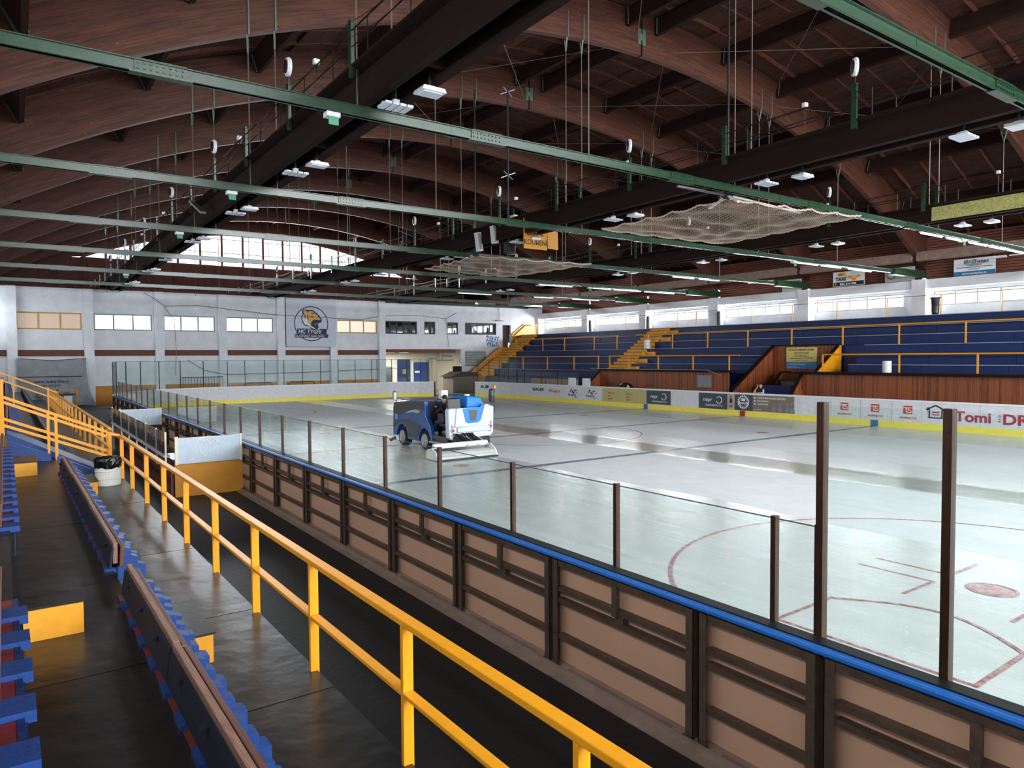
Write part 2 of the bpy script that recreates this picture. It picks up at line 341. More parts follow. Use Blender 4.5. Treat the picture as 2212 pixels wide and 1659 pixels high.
# ================================================================== ICE
def ice_material(name='ice', tint=None, fade=.0):
    m = bpy.data.materials.new(name); m.use_nodes = True; nt = m.node_tree; n = nt.nodes; L = nt.links; p = n['Principled BSDF']
    tc = n.new('ShaderNodeTexCoord'); geo = n.new('ShaderNodeNewGeometry')
    sp = n.new('ShaderNodeSeparateXYZ'); L.new(geo.outputs['Position'], sp.inputs[0])
    def noise(scale, det=3, st=(1,1,1), rough=.5, dist=0):
        mp = n.new('ShaderNodeMapping'); mp.inputs['Scale'].default_value = st; L.new(geo.outputs['Position'], mp.inputs[0])
        z = n.new('ShaderNodeTexNoise'); z.inputs['Scale'].default_value = scale; z.inputs['Detail'].default_value = det; z.inputs['Roughness'].default_value = rough
        z.inputs['Distortion'].default_value = dist; L.new(mp.outputs[0], z.inputs[0]); return z.outputs[0]
    def math_(op, a, b):
        k = n.new('ShaderNodeMath'); k.operation = op
        for i, x in enumerate((a, b)):
            if hasattr(x, 'links'): L.new(x, k.inputs[i])
            else: k.inputs[i].default_value = x
        return k.outputs[0]
    jag = math_('MULTIPLY', math_('SUBTRACT', noise(1, 4, (.8, .22, 1)), .5), .9)
    x = math_('ADD', sp.outputs[0], jag)
    t = math_('DIVIDE', math_('SUBTRACT', x, 4.0), 31.0)
    P = lambda v: (v-4)/31
    def ramp(stops, src):
        cr = n.new('ShaderNodeValToRGB'); el = cr.color_ramp.elements
        while len(el) < len(stops): el.new(.5)
        for e, (pos, c) in zip(el, stops): e.position = pos; e.color = (c, c, c, 1)
        L.new(src, cr.inputs[0]); return cr.outputs[0]
    wet = ramp([(P(13.6), .6), (P(13.68), .08), (P(18.4), .1), (P(18.7), 1), (P(20.3), 1), (P(20.8), .5), (P(22.7), .5), (P(22.9), .14), (P(27.5), .22), (P(29.6), .25), (P(29.9), .62)], t)
    # fine streaks of water running the length of the rink
    st = noise(1, 5, (2.6, .16, 1), .6)
    wet2 = math_('ADD', wet, math_('MULTIPLY', math_('SUBTRACT', st, .5), .35))
    dry = n.new('ShaderNodeMix'); dry.data_type = 'RGBA'; L.new(wet2, dry.inputs[0])
    dry.inputs[6].default_value = lin(240, 244, 246); dry.inputs[7].default_value = lin(190, 194, 184)
    n1 = noise(1.4, 6, (1, 1, 1), .65, .6); mxa = n.new('ShaderNodeMix'); mxa.data_type = 'RGBA'; mxa.blend_type = 'MULTIPLY'; mxa.inputs[0].default_value = .35
    cr = n.new('ShaderNodeValToRGB'); cr.color_ramp.elements[0].position = .35; cr.color_ramp.elements[1].position = .65; cr.color_ramp.elements[0].color = (.72, .74, .74, 1)
    L.new(n1, cr.inputs[0]); L.new(dry.outputs[2], mxa.inputs[6]); L.new(cr.outputs[0], mxa.inputs[7])
    # skate scratches
    vo = n.new('ShaderNodeTexVoronoi'); vo.feature = 'DISTANCE_TO_EDGE'; vo.inputs['Scale'].default_value = 2.2
    mp = n.new('ShaderNodeMapping'); mp.inputs['Scale'].default_value = (1, .6, 1); ad = n.new('ShaderNodeMix'); ad.data_type = 'VECTOR'; ad.inputs[0].default_value = .35
    nzc = n.new('ShaderNodeTexNoise'); nzc.inputs['Scale'].default_value = 1.6; nzc.inputs['Detail'].default_value = 3; L.new(geo.outputs['Position'], nzc.inputs[0])
    vs = n.new('ShaderNodeVectorMath'); vs.operation = 'SCALE'; vs.inputs[3].default_value = 6; L.new(nzc.outputs[1], vs.inputs[0])
    va = n.new('ShaderNodeVectorMath'); va.operation = 'ADD'; L.new(geo.outputs['Position'], mp.inputs[0]); L.new(mp.outputs[0], va.inputs[0]); L.new(vs.outputs[0], va.inputs[1])
    L.new(va.outputs[0], vo.inputs['Vector'])
    sc = n.new('ShaderNodeValToRGB'); sc.color_ramp.elements[0].position = .0; sc.color_ramp.elements[1].position = .022; sc.color_ramp.elements[0].color = (1,1,1,1); sc.color_ramp.elements[1].color = (0,0,0,1)
    L.new(vo.outputs[0], sc.inputs[0])
    mxs = n.new('ShaderNodeMix'); mxs.data_type = 'RGBA'; L.new(math_('MULTIPLY', sc.outputs[0], .8), mxs.inputs[0]); L.new(mxa.outputs[2], mxs.inputs[6]); mxs.inputs[7].default_value = lin(236, 240, 242)
    col = mxs.outputs[2]
    if tint:
        wn = noise(1, 3, (9, 9, 1), .7)
        wr = n.new('ShaderNodeValToRGB'); wr.color_ramp.elements[0].position = .38; wr.color_ramp.elements[1].position = .62
        a0, a1 = fade; wr.color_ramp.elements[0].color = (a0,)*3+(1,); wr.color_ramp.elements[1].color = (a1,)*3+(1,)
        L.new(wn, wr.inputs[0]); mt = n.new('ShaderNodeMix'); mt.data_type = 'RGBA'; L.new(wr.outputs[0], mt.inputs[0]); L.new(col, mt.inputs[6]); mt.inputs[7].default_value = lin(*tint); col = mt.outputs[2]
    L.new(col, p.inputs['Base Color'])
    L.new(math_('ADD', .1, math_('MULTIPLY', math_('SUBTRACT', 1.0, wet2), .42)), p.inputs['Roughness'])
    p.inputs['IOR'].default_value = 1.33; L.new(math_('ADD', .12, math_('MULTIPLY', wet2, .5)), p.inputs['Specular IOR Level'])
    bm_ = n.new('ShaderNodeBump'); bm_.inputs['Strength'].default_value = .5; bm_.inputs['Distance'].default_value = .01
    hb = math_('ADD', noise(1, 3, (5, 2.2, 1), .6, .8), math_('MULTIPLY', sc.outputs[0], .5))
    hb = math_('MULTIPLY', hb, math_('SUBTRACT', 1.05, wet)); L.new(hb, bm_.inputs['Height']); L.new(bm_.outputs[0], p.inputs['Normal'])
    return m
M_ICE = ice_material()
M_ICER = ice_material('ice_red_paint', (158, 36, 54), (.45, .92))
M_ICEB = ice_material('ice_blue_paint', (26, 48, 110), (.6, .95))
M_ICEBD = ice_material('ice_dark_blue_paint', (16, 32, 84), (.65, .97))
RX0, RX1, RY0, RY1, RC = 4.89, 34.03, -6.4, 57.1, 8.5
def rink_path(off=0, step=6):
    """boards centre line from near side straight, round both far corners, to the far side straight"""
    p = [(RX0-off, RY0), (RX0-off, RY1-RC)]
    for i in range(1, 16): t = pi-i*(pi/2)/15; p.append((RX0+RC+(RC+off)*cos(t), RY1-RC+(RC+off)*sin(t)))
    p.append((RX1-RC, RY1+off))
    for i in range(1, 16): t = pi/2-i*(pi/2)/15; p.append((RX1-RC+(RC+off)*cos(t), RY1-RC+(RC+off)*sin(t)))
    p.append((RX1+off, RY0)); return p
ice = thing('ice_sheet', 'large sheet of grey white rink ice with wet streaks and painted hockey lines', 'ice')
mb = MB(); pth = rink_path(.03); mb.v = [(x, y, 0) for x, y in pth]; mb.face(list(range(len(pth))))
mb.build('ice_surface', M_ICE, ice)
def strip(name, pts, w, mt, closed=False, z=.003):
    mb = MB(); N = len(pts)
    for i, (x, y) in enumerate(pts):
        a = pts[(i-1) % N] if (closed or i) else pts[0]; b = pts[(i+1) % N] if (closed or i < N-1) else pts[-1]
        dx, dy = b[0]-a[0], b[1]-a[1]; l = math.hypot(dx, dy); nx, ny = -dy/l*w/2, dx/l*w/2
        mb.v += [(x+nx, y+ny, z), (x-nx, y-ny, z)]
    for i in range(N if closed else N-1): j = (i+1) % N; mb.face([2*i, 2*i+1, 2*j+1, 2*j])
    return mb.build(name, mt, ice)
def arc_pts(cx, cy, r, a0, a1, n=40): return [(cx+r*cos(rad(a0+(a1-a0)*i/n)), cy+r*sin(rad(a0+(a1-a0)*i/n))) for i in range(n+(0 if abs(a1-a0) == 360 else 1))]
strip('blue_line', [(4.95, 17.77), (33.98, 17.77)], .3, M_ICEBD)
strip('blue_line', [(4.95, 32.95), (33.98, 32.95)], .3, M_ICEB)
strip('centre_line', [(4.95, 25.36), (33.98, 25.36)], .28, M_ICER)
strip('centre_circle', arc_pts(19.46, 25.36, 4.5, 0, 360, 64), .06, M_ICEBD, True)
for cx, cy in ((11.6, 4.3), (27.3, 4.3), (11.6, 46.4), (27.3, 46.4)):
    strip('face_off_circle', arc_pts(cx, cy, 4.6, 0, 360, 64), .07, M_ICER, True)
for cx, cy in ((11.6, 4.3), (27.3, 4.3), (11.6, 46.4), (27.3, 46.4), (11.6, 19.3), (27.3, 19.3), (11.6, 31.4), (27.3, 31.4)):
    mb = MB(); mb.v = [(x, y, .004) for x, y in arc_pts(cx, cy, .27, 0, 360, 24)]; mb.face(list(range(24))); mb.build('face_off_spot', M_ICER, ice)
strip('spot_ring', arc_pts(11.6, 4.3, .31, 0, 360, 30), .05, M_ICER, True, .005)
for sx_ in (-1, 1):
    for sy_ in (-1, 1):
        strip('hash_mark', [(11.6+sx_*.28, 4.3+sy_*1.85), (11.6+sx_*.28, 4.3+sy_*.66), ], .055, M_ICER)
        strip('hash_mark', [(11.6+sx_*.28, 4.3+sy_*.68), (11.6+sx_*1.2, 4.3+sy_*.68)], .055, M_ICER, z=.006)
strip('crease_base_line', [(8.07, 3.1), (8.07, 5.48)], .06, M_ICER)
strip('crease_side_line', [(8.05, 5.46), (9.45, 5.5)], .06, M_ICER, z=.005)
strip('crease_side_line', [(8.05, 3.12), (9.44, 3.14)], .06, M_ICER, z=.005)
strip('crease_arc', [(9.4+.62*sin(pi*i/20), 5.49-2.34*i/20) for i in range(21)], .06, M_ICER, z=.006)
for a, b in (((30.2, 53.1), (8.7, 53.1)),): strip('goal_line', [a, b], .06, M_ICER)

# ================================================================== FLOOR
fl = MB()
fl.box(-3.2, -20, -.35, 4.72, 61.2, .1)
struct('floor', fl, M_RUBBER)
fl = MB(); fl.box(4.72, 57.4, -.35, 47.4, 67, .02); fl.box(34.3, -20, -.35, 47.4, 57.4, .02); fl.box(4.72, -20, -.35, 34.3, -6.6, .02)
struct('floor', fl, M_CONC)
fl = MB(); fl.box(4.72, -6.6, -.45, 34.3, 57.4, -.05); struct('floor', fl, M_CONC)

# ================================================================== ROOF
ACX, ACZ, AR = 22.4, -28.75, 44.8
AY = [-18.0, -10.1, -2.2, 5.7, 13.6, 21.5, 29.4, 37.3, 45.2, 53.1, 61.0, 68.9, 76.8]
dz = lambda Y: .45*max(0, min(52, Y-25))/36
def AP(deg, r, Y): a = rad(deg); return (ACX+r*sin(a), Y, ACZ+dz(Y)+r*cos(a))
ceil = MB()
angs = [-36+72*i/36 for i in range(37)]
for j in range(len(AY)-1):
    for i in range(36):
        b = len(ceil.v)
        A = [AP(angs[i], AR+1.86, AY[j]), AP(angs[i+1], AR+1.86, AY[j]), AP(angs[i+1], AR+1.86, AY[j+1]), AP(angs[i], AR+1.86, AY[j+1])]
        ceil.v += A; u0_, u1_ = rad(angs[i])*46.6, rad(angs[i+1])*46.6
        ceil.face([b, b+1, b+2, b+3], [(AY[j], u0_), (AY[j], u1_), (AY[j+1], u1_), (AY[j+1], u0_)])
ceiling = ceil.build('ceiling', M_DECK); ceiling['kind'] = 'structure'
ceiling.data.flip_normals()
sol = ceiling.modifiers.new('s', 'SOLIDIFY'); sol.thickness = .12; sol.offset = 1
def arcbar(a0, a1, r_in, r_out, y0, y1, n, taper=None):
    mb = MB()
    for i in range(n+1):
        a = a0+(a1-a0)*i/n; ri = r_in; ro = r_out if taper is None else r_out+taper*abs(a)/35
        mb.v += [AP(a, ri, y0), AP(a, ro, y0), AP(a, ro, y1), AP(a, ri, y1)]
        # keep both faces of one arch at one height
    for i in range(n):
        s0, s1 = rad(a0+(a1-a0)*i/n)*AR, rad(a0+(a1-a0)*(i+1)/n)*AR; b = 4*i
        for (p, q, v0, v1) in ((0, 1, 0, r_out-r_in), (1, 2, 2, 2.2), (2, 3, r_out-r_in, 0), (3, 0, 3, 3.22)):
            mb.face([b+p, b+q, b+4+q, b+4+p], [(s0, v0), (s0, v1), (s1, v1), (s1, v0)])
    mb.face([0, 1, 2, 3], [(0, 0)]*4); b = 4*n; mb.face([b, b+3, b+2, b+1], [(0, 0)]*4)
    return mb
HINGE = -.75
for j, Y in enumerate(AY):
    if j < 2: continue
    k = j-1
    lab = {2: 'timber roof arch overhead behind the near end of the stand', 3: 'timber roof arch overhead, just out of the frame top'}.get(j, None)
    if lab is None: lab = 'red brown glued timber roof arch, ' + ORD[j-4] + ' visible from the front'
    if j == 12: lab = 'last timber roof arch framing the big arched window'
    ar = thing('roof_arch', lab, 'roof arch', (ACX, Y, 0), 'curved timber arches spanning the hall')
    arcbar(-34.8, HINGE-.06, AR, AR+1.78, Y-.12, Y+.12, 34).build('arch_half', M_ARCH, ar)
    arcbar(HINGE+.06, 34.0, AR, AR+1.78, Y-.12, Y+.12, 34).build('arch_half', M_ARCH, ar)
    if 3 < j < 11:
        h = AP(HINGE, AR+.75, Y-.14)
        mb = MB(); mb.box(h[0]-.22, Y-.15, h[2]-.32, h[0]-.03, Y-.12, h[2]+.32); mb.box(h[0]+.03, Y-.15, h[2]-.32, h[0]+.22, Y-.12, h[2]+.32); mb.box(h[0]-.2, Y-.155, h[2]-.12, h[0]+.2, Y-.12, h[2]+.12)
        mb.build('hinge_plate', M_GREEND, ar)
        for hx in (5.8, 6.58, 17.8, 18.6, 30.0, 30.8, 37.0, 12.0):
            a = math.degrees(math.asin((hx-ACX)/AR)); p = AP(a, AR, Y)
            mb = MB(); mb.bar((hx, Y-.14, p[2]+1.0), (hx, Y-.14, p[2]-.02), .05, .03)
            mb.bar((hx-.05, Y-.14, p[2]-.02), (hx, Y, p[2]-.5), .05, .03); mb.bar((hx+.05, Y+.14, p[2]-.02), (hx, Y, p[2]-.5), .05, .03)
            mb.build('rod_hanger', M_GREEND, ar)
            MB().tube([(hx, Y, p[2]-.45), (hx, Y, 8.55)], .018, 5).build('tie_rod', M_ROD, ar)
# purlins and rafters belong to the roof
PANG = [-34.0, -28.7, -23.3, -17.9, -12.5, -7.1, -1.75, .35, 5.8, 11.1, 16.5, 22.0, 27.4, 32.6]
for j in range(2, len(AY)-1):
    for a in PANG:
        y0, y1 = AY[j]+.12, AY[j+1]-.12; mb = MB(); ar_ = rad(a)
        cx0 = AP(a, AR+1.02, y0); 
        for Yk in (y0, y1):
            for (s, r) in ((-.09, 1.0), (.09, 1.0), (.09, 1.74), (-.09, 1.74)):
                p = AP(a, AR+r, Yk); mb.v.append((p[0]+s*cos(ar_), Yk, p[2]-s*sin(ar_)))
        for q in ((0,1,2,3), (7,6,5,4), (0,4,5,1), (1,5,6,2), (2,6,7,3), (3,7,4,0)): mb.face(list(q))
        pu = mb.build('purlin', M_PURLIN, ceiling)
        if 4 <= j <= 7:
            mb = MB()
            for (yy, d) in ((y1-.16, 1),):
                p = AP(a, AR+1.02, yy); q = AP(a, AR+1.7, yy); mb.bar(p, q, .3, .02, (0, 1, 0)); mb.bar((p[0], yy+.12, p[2]), (q[0], yy+.12, q[2]), .06, .1, (0,1,0))
            mb.build('purlin_shoe', M_GREEND, pu)
    n_r = 5
    for i in range(n_r):
        Yr = AY[j]+(i+.7)*7.9/(n_r+.4)
        arcbar(-35, 34.5, AR+1.74, AR+1.87, Yr-.055, Yr+.055, 24).build('rafter', M_RAFT, ceiling)

# green steel ties
TIEZ = 8.33
for j in range(2, 10):
    Y = AY[j]; lab = 'green painted steel tie beam across the hall, ' + (ORD[j-3] + ' in view from the front' if j >= 3 else 'behind the viewer')
    t = thing('tie_beam', lab, 'steel beam', (0, Y, TIEZ), 'green steel ties under the arches')
    for s in (-1, 1):
        mb = MB(); x0, x1 = -2.6, 47.0; ya = Y+s*.025; yb = Y+s*.085
        mb.box(x0, min(ya, ya+s*.014), TIEZ, x1, max(ya, ya+s*.014), TIEZ+.21)
        mb.box(x0, min(ya, yb), TIEZ, x1, max(ya, yb), TIEZ+.016); mb.box(x0, min(ya, yb), TIEZ+.195, x1, max(ya, yb), TIEZ+.21)
        mb.build('channel', M_GREEN, t)
    mb = MB(); mb.box(43.0, Y-.16, TIEZ-.1, 47.0, Y+.13, TIEZ+.32); mb.box(-2.8, Y-.16, TIEZ-.1, 0.0 if False else -1.6, Y+.16, TIEZ+.36); mb.build('end_shoe', M_GREEN, t)
    for sx_ in (2.2, 8.9, 15.4, 22.0, 28.6, 35.2):
        mb = MB(); mb.box(sx_-.42, Y-.06, TIEZ+.02, sx_+.42, Y-.04, TIEZ+.19); mb.box(sx_-.5, Y-.09, TIEZ-.02, sx_+.5, Y+.09, TIEZ-.002); mb.box(sx_-.4, Y-.09, TIEZ+.212, sx_+.4, Y+.09, TIEZ+.224)
        for i in range(8):
            if i != 4 or True:
                bx = sx_-.36+i*.1
                for bz in (.06, .15): mb.box(bx-.014, Y-.085, TIEZ+bz-.014, bx+.014, Y-.06, TIEZ+bz+.014)
        mb.build('splice_plate', M_GREEN, t)
    mb = MB(); 
    for x in range(0, 46, 4): mb.box(x-.02, Y-.045, TIEZ, x+.02, Y-.028, TIEZ+.2)
    mb.build('stiffener', M_GREEN, t)

tag(MB().box(27.8, 60.72, 8.62, 45.0, 60.95, 8.84).build('edge_beam', mat('dark_green_steel', (34, 60, 48), .5)), 'dark green steel edge beam on top of the white end wall at right', 'steel beam')
# longitudinal girders with catwalks
GD = [(5.98, 6.60, 'left hand dark timber girder pair over the near boards', 'left'), (17.6, 18.25, 'middle dark timber girder pair with catwalk over centre ice', 'middle'), (29.8, 30.4, 'right hand dark timber girder pair over the far boards', 'right')]
GIRD = []
for xa, xb, lab, nm in GD:
    g = thing('roof_girder', lab, 'girder', (xa, 0, 8.65), 'long girders under the arches')
    GIRD.append(g)
    for x in (xa, xb):
        MB().box(x, -10, 8.66, x+.2, 76.5, 9.28).build('girder_beam', M_DARKWOOD, g)
    cw = thing('catwalk', nm + ' catwalk with thin rail and green posts beside the timber girder', 'catwalk', (xa-.5, 0, 9.28), 'catwalks on the girders')
    MB().box(xa-.32, -10, 9.285, xb+.3, 76.5, 9.33).build('walk_board', M_DARKWOOD, cw)
    xr = xa-.29
    mb = MB(); mb.tube([(xr, -8, 10.0), (xr, 76, 10.0)], .018, 5); mb.build('handrail', M_STEEL, cw)
    MB().tube([(xr, -8, 9.68), (xr, 76, 9.68)], .012, 5).build('knee_rail', M_STEEL, cw)
    for i in range(46):
        y = -7+i*1.8; MB().tube([(xr, y, 9.3), (xr, y, 10.0)], .013, 4).build('rail_post', M_STEEL, cw)
    MB().tube([(xb+.22, -8, 10.0), (xb+.22, 76, 10.0)], .018, 5).build('handrail', M_STEEL, cw)
    for i in range(46): MB().tube([(xb+.22, -7+i*1.8, 9.3), (xb+.22, -7+i*1.8, 10.0)], .013, 4).build('rail_post', M_STEEL, cw)
    for i in range(18):
        y = 5.7+i*3.95
        if y > 73: continue
        MB().box(xr-.035, y-.07, 9.1, xr+.035, y+.07, 10.22).build('green_upright', M_GREEN, cw)
        if i % 2 == 0: MB().box(xb+.2, y-.06, 9.3, xb+.26, y+.06, 10.22).build('green_upright', M_GREEN, cw)
        if i % 2 == 1 and i < 14:
            lp = thing('round_lamp', 'round white edge-on lamp on a green upright of the %s catwalk, %s from the front' % (nm, ORD[i//2]), 'lamp', (xr, y, 10.22), 'round lamps on the catwalk uprights')
            th = math.atan2(y, xr)-rad(74)
            def aimed(prof, n):
                q = MB().lathe(prof, (0, 0, 0), n, 'X'); q.v = [(xr+v[0]*cos(th)-v[1]*sin(th), y+v[0]*sin(th)+v[1]*cos(th), 10.62+v[2]*1.2) for v in q.v]; return q
            aimed([(.1, -.06), (.18, -.05), (.2, 0), (.18, .05), (.1, .06)], 16).build('lamp_rim', M_LAMPW, lp); aimed([(.05, -.09), (.13, -.08), (.14, -.055)], 12).build('lamp_face', M_STEEL, lp)
            MB().bar((xr, y, 10.2), (xr, y, 10.42), .04, .04).build('bracket', M_STEEL, lp)
    # sagging cables between the uprights
    for zo in (.0, -.3):
        mb = MB()
        for i in range(14):
            ya = 1.75+i*3.95; pts = [(xr-.05, ya+3.95*t/6, 10.15+zo-.22*math.sin(pi*t/6)) for t in range(7)]; mb.tube(pts, .008, 3)
        tag(mb.build('catwalk_cable', M_BLACK), 'thin black cable sagging along the %s catwalk, %s of the two' % (nm, 'upper' if zo == 0 else 'lower'), 'cable', 'catwalk cables')
    # LED floodlight pairs under each girder
    ys = {'left': [(11.9, 12.9), (17.95, 19.0), (24.4, 25.3), (31.4, 32.4), (38.0, 39.0), (43.6, 44.6), (51.4, 52.4)], 'middle': [(6.4, 7.4), (11.6, 12.6), (18.1, 19.0), (24.1, 25.0), (30.2, 31.1), (38.0, 39.0), (43.4, 44.4), (51.4, 52.4)], 'right': [(11.5, 12.4), (17.6, 18.5), (24.0, 25.0), (30.5, 31.5), (38.2, 39.2), (43.2, 44.2)]}[nm]
    for i, pr in enumerate(ys):
        for q, y in enumerate(pr):
            xc = (xa+xb)/2+.12+(.12 if q == 0 else -.1)
            f = thing('floodlight', 'white %s floodlight under the %s girder, %s pair from the front' % ('box shaped' if q == 0 else 'four bar', nm, ORD[i]), 'floodlight', (xc, y, 8.45), 'floodlights under the girders')
            if q == 0:
                MB().prism([(xc-.26, 8.42), (xc+.26, 8.42), (xc+.22, 8.5), (xc-.22, 8.5)], 'Y', y-.2, y+.2).build('housing', M_LAMPW, f, bevel=.01)
                MB().box(xc-.19, y-.14, 8.405, xc+.19, y+.14, 8.42).build('diffuser', M_DIFF, f)
            else:
                for u in range(4): MB().box(xc-.3+u*.155, y-.2, 8.4, xc-.3+u*.155+.125, y+.2, 8.45).build('lamp_bar', M_DIFF, f)
                MB().box(xc-.3, y-.03, 8.45, xc+.3, y+.03, 8.48).build('cross_bar', M_ALU, f)
            MB().box(xc-.06, y-.06, 8.48, xc+.06, y+.06, 8.56).build('driver_box', M_LAMPW, f)
            MB().box(xc-.02, y-.02, 8.56, xc+.02, y+.02, 9.29).build('stem', M_STEEL, f)
    # small white clip lamps on the rail
    for i in range(7):
        y = 9+i*6.6+(0 if nm == 'left' else 2)
        c = thing('clip_lamp', 'small white clip lamp on the %s catwalk rail, %s from the front' % (nm, ORD[i]), 'lamp', (xr, y, 10.0), 'small clip lamps on catwalk rails')
        MB().box(xr-.07, y-.06, 10.02, xr+.07, y+.06, 10.14).build('lamp_head', M_LAMPW, c, bevel=.02); MB().tube([(xr, y, 9.86), (xr, y, 10.04)], .012, 4).build('clip', M_STEEL, c)
MB().box(29.77, 9.8, 8.72, 29.798, 13.4, 9.25).build('insulation_patch', M_YFOAM, GIRD[2])
for (g, xa, xb) in ((GIRD[0], 6.18, 6.6), (GIRD[1], 17.8, 18.25), (GIRD[2], 30.0, 30.4)):
    for y in (11.4, 17.3, 23.8, 31, 37, 44): MB().box(xa, y, 8.75, xb, y+.12, 9.1).build('spreader_block', M_DARKWOOD, g)

# ================================================================== WALLS
# far end wall with openings, all at z 0-8.75
EY = 61.0
def wall_with_holes(name, x0, x1, z0, z1, holes, mt, ya, yb, parent=None, axis='Y'):
    """axis Y: wall in the x-z plane; axis X: wall in the y-z plane"""
    xs = sorted({x0, x1, *[h[0] for h in holes], *[h[1] for h in holes]}); zs = sorted({z0, z1, *[h[2] for h in holes], *[h[3] for h in holes]})
    mb = MB()
    for i in range(len(xs)-1):
        run = None
        for k in range(len(zs)-1):
            cx, cz = (xs[i]+xs[i+1])/2, (zs[k]+zs[k+1])/2
            inside = any(h[0] < cx < h[1] and h[2] < cz < h[3] for h in holes)
            if not inside:
                if axis == 'Y': mb.box(xs[i], ya, zs[k], xs[i+1], yb, zs[k+1])
                else: mb.box(ya, xs[i], zs[k], yb, xs[i+1], zs[k+1])
    return mb
WINS = [(.12, 4.12, 5.68, 6.93, 3, 'frost'), (4.88, 8.8, 5.68, 6.93, 3, 'bright'), (9.6, 13.42, 5.68, 6.93, 3, 'bright'), (14.25, 18.1, 5.68, 6.93, 3, 'bright'), (23.72, 27.65, 5.74, 6.93, 3, 'frost2')]
DWINS = [(28.3, 31.8, 5.75, 6.95, 5), (32.6, 33.8, 5.75, 6.97, 2), (35.15, 36.4, 5.77, 6.97, 2), (37.2, 41.0, 5.78, 6.97, 5)]
holes = [(w[0], w[1], w[2], w[3]) for w in WINS+DWINS]
holes += [(28.28, 36.74, 0, 4.3), (37.25, 39.6, 2.6, 4.06), (41.8, 42.85, 4.5, 6.82), (-.0, 4.2, 3.74, 4.2)][0:3]
wend = wall_with_holes('wall_end', -2.9, 47.2, 0, 8.72, holes, M_WHITE, EY, EY+.25)
WE = struct('wall_end', wend, M_WHITE)
# orange dado
for a, b in ((-2.8, 28.28),):
    MB().box(a, EY-.02, 0.0, b, EY-.001, 1.5).build('dado', M_ORANGEWALL, WE)
# pilasters
for x in (-.44, 4.22, 8.95, 13.62, 18.35, 23.0, 27.68):
    MB().box(x, EY-.42, 0, x+.62, EY-.021, 8.7).build('pilaster', M_WHITE, WE)
xs_ = [-2.8, -.44, .18, 4.22, 4.84, 8.95, 9.57, 13.62, 14.24, 18.35, 18.97, 23.0, 23.62, 27.68]
for i in range(0, 14, 2):
    MB().box(xs_[i]+.01, EY-.1, 3.76, xs_[i+1]-.01, EY-.022, 4.2).build('wall_beam', M_BROWNBAND, WE)
MB().box(28.3, EY-.1, 3.95, 36.0, EY-.02, 4.28).build('wall_beam', M_BROWNBAND, WE)
# slope at the far right corner of the end wall
MB().prism([(45.2, 8.72), (47.2, 8.72), (47.2, 8.0)], 'Y', EY-.06, EY-.01).build('wall_cap', M_WHITE, WE)
M_FROST = emis('lit_frosted_pane', (206, 182, 160), .26); M_FROST2 = emis('lit_frosted_pane_pale', (240, 226, 204), .5); M_BRIGHT = emis('lit_window_pane', (236, 246, 255), 1.1)
M_FRAME = mat('ochre_window_frame', (190, 150, 80), .5); M_FRAMEG = mat('grey_window_frame', (150, 150, 140), .5); M_FRAMED = mat('dark_window_frame', (30, 34, 44), .5)
wn_ = 0
def window(x0, x1, z0, z1, n, fm, pm, y, axis='Y', ft=.05, split=None):
    global wn_; wn_ += 1
    mb = MB(); B = (lambda a, b, c, d, e, f: mb.box(a, c, e, b, d, f)) if axis == 'Y' else (lambda a, b, c, d, e, f: mb.box(c, a, e, d, b, f))
    B(x0, x1, y, y+.08, z0, z0+ft); B(x0, x1, y, y+.08, z1-ft, z1)
    for i in range(n+1):
        x = x0+(x1-x0)*i/n; a = max(x0, min(x1-ft, x-ft/2)); B(a, a+ft, y, y+.08, z0+ft, z1-ft)
    w = mb.build('window_%d' % wn_, fm); w['kind'] = 'structure'
    for i in range(n):
        a = x0+(x1-x0)*i/n+ft*.5; b = x0+(x1-x0)*(i+1)/n-ft*.5; pb = MB()
        if axis == 'Y': pb.box(a, y+.03, z0+ft, b, y+.05, z1-ft)
        else: pb.box(y+.03, a, z0+ft, y+.05, b, z1-ft)
        pb.build('pane', pm, w)
    return w
for (x0, x1, z0, z1, n, k) in WINS:
    window(x0, x1, z0, z1, n, M_FRAME if 'frost' in k else M_FRAMEG, {'frost': M_FROST, 'frost2': M_FROST2, 'bright': M_BRIGHT}[k], EY+.1, ft=.1)
M_DGLASS = glass('dark_window_glass', (120, 130, 140), .03, 4.0)
for (x0, x1, z0, z1, n) in DWINS: window(x0, x1, z0, z1, n, M_FRAMED, M_DGLASS, EY+.1, ft=.12)
bm0 = MB(); bm0.box(28.0, EY+.9, 5.0, 47, EY+1.0, 8.0); struct('wall_upper_room', bm0, mat('dim_room', (90, 84, 80), .9))
# shelf ceiling behind the end wall, gable with the arched window
gb = MB(); gb.box(-2.9, EY+.25, 8.72, 47.2, 76.7, 8.9); struct('ceiling_rooms', gb, M_GABLE)
GY = 76.8
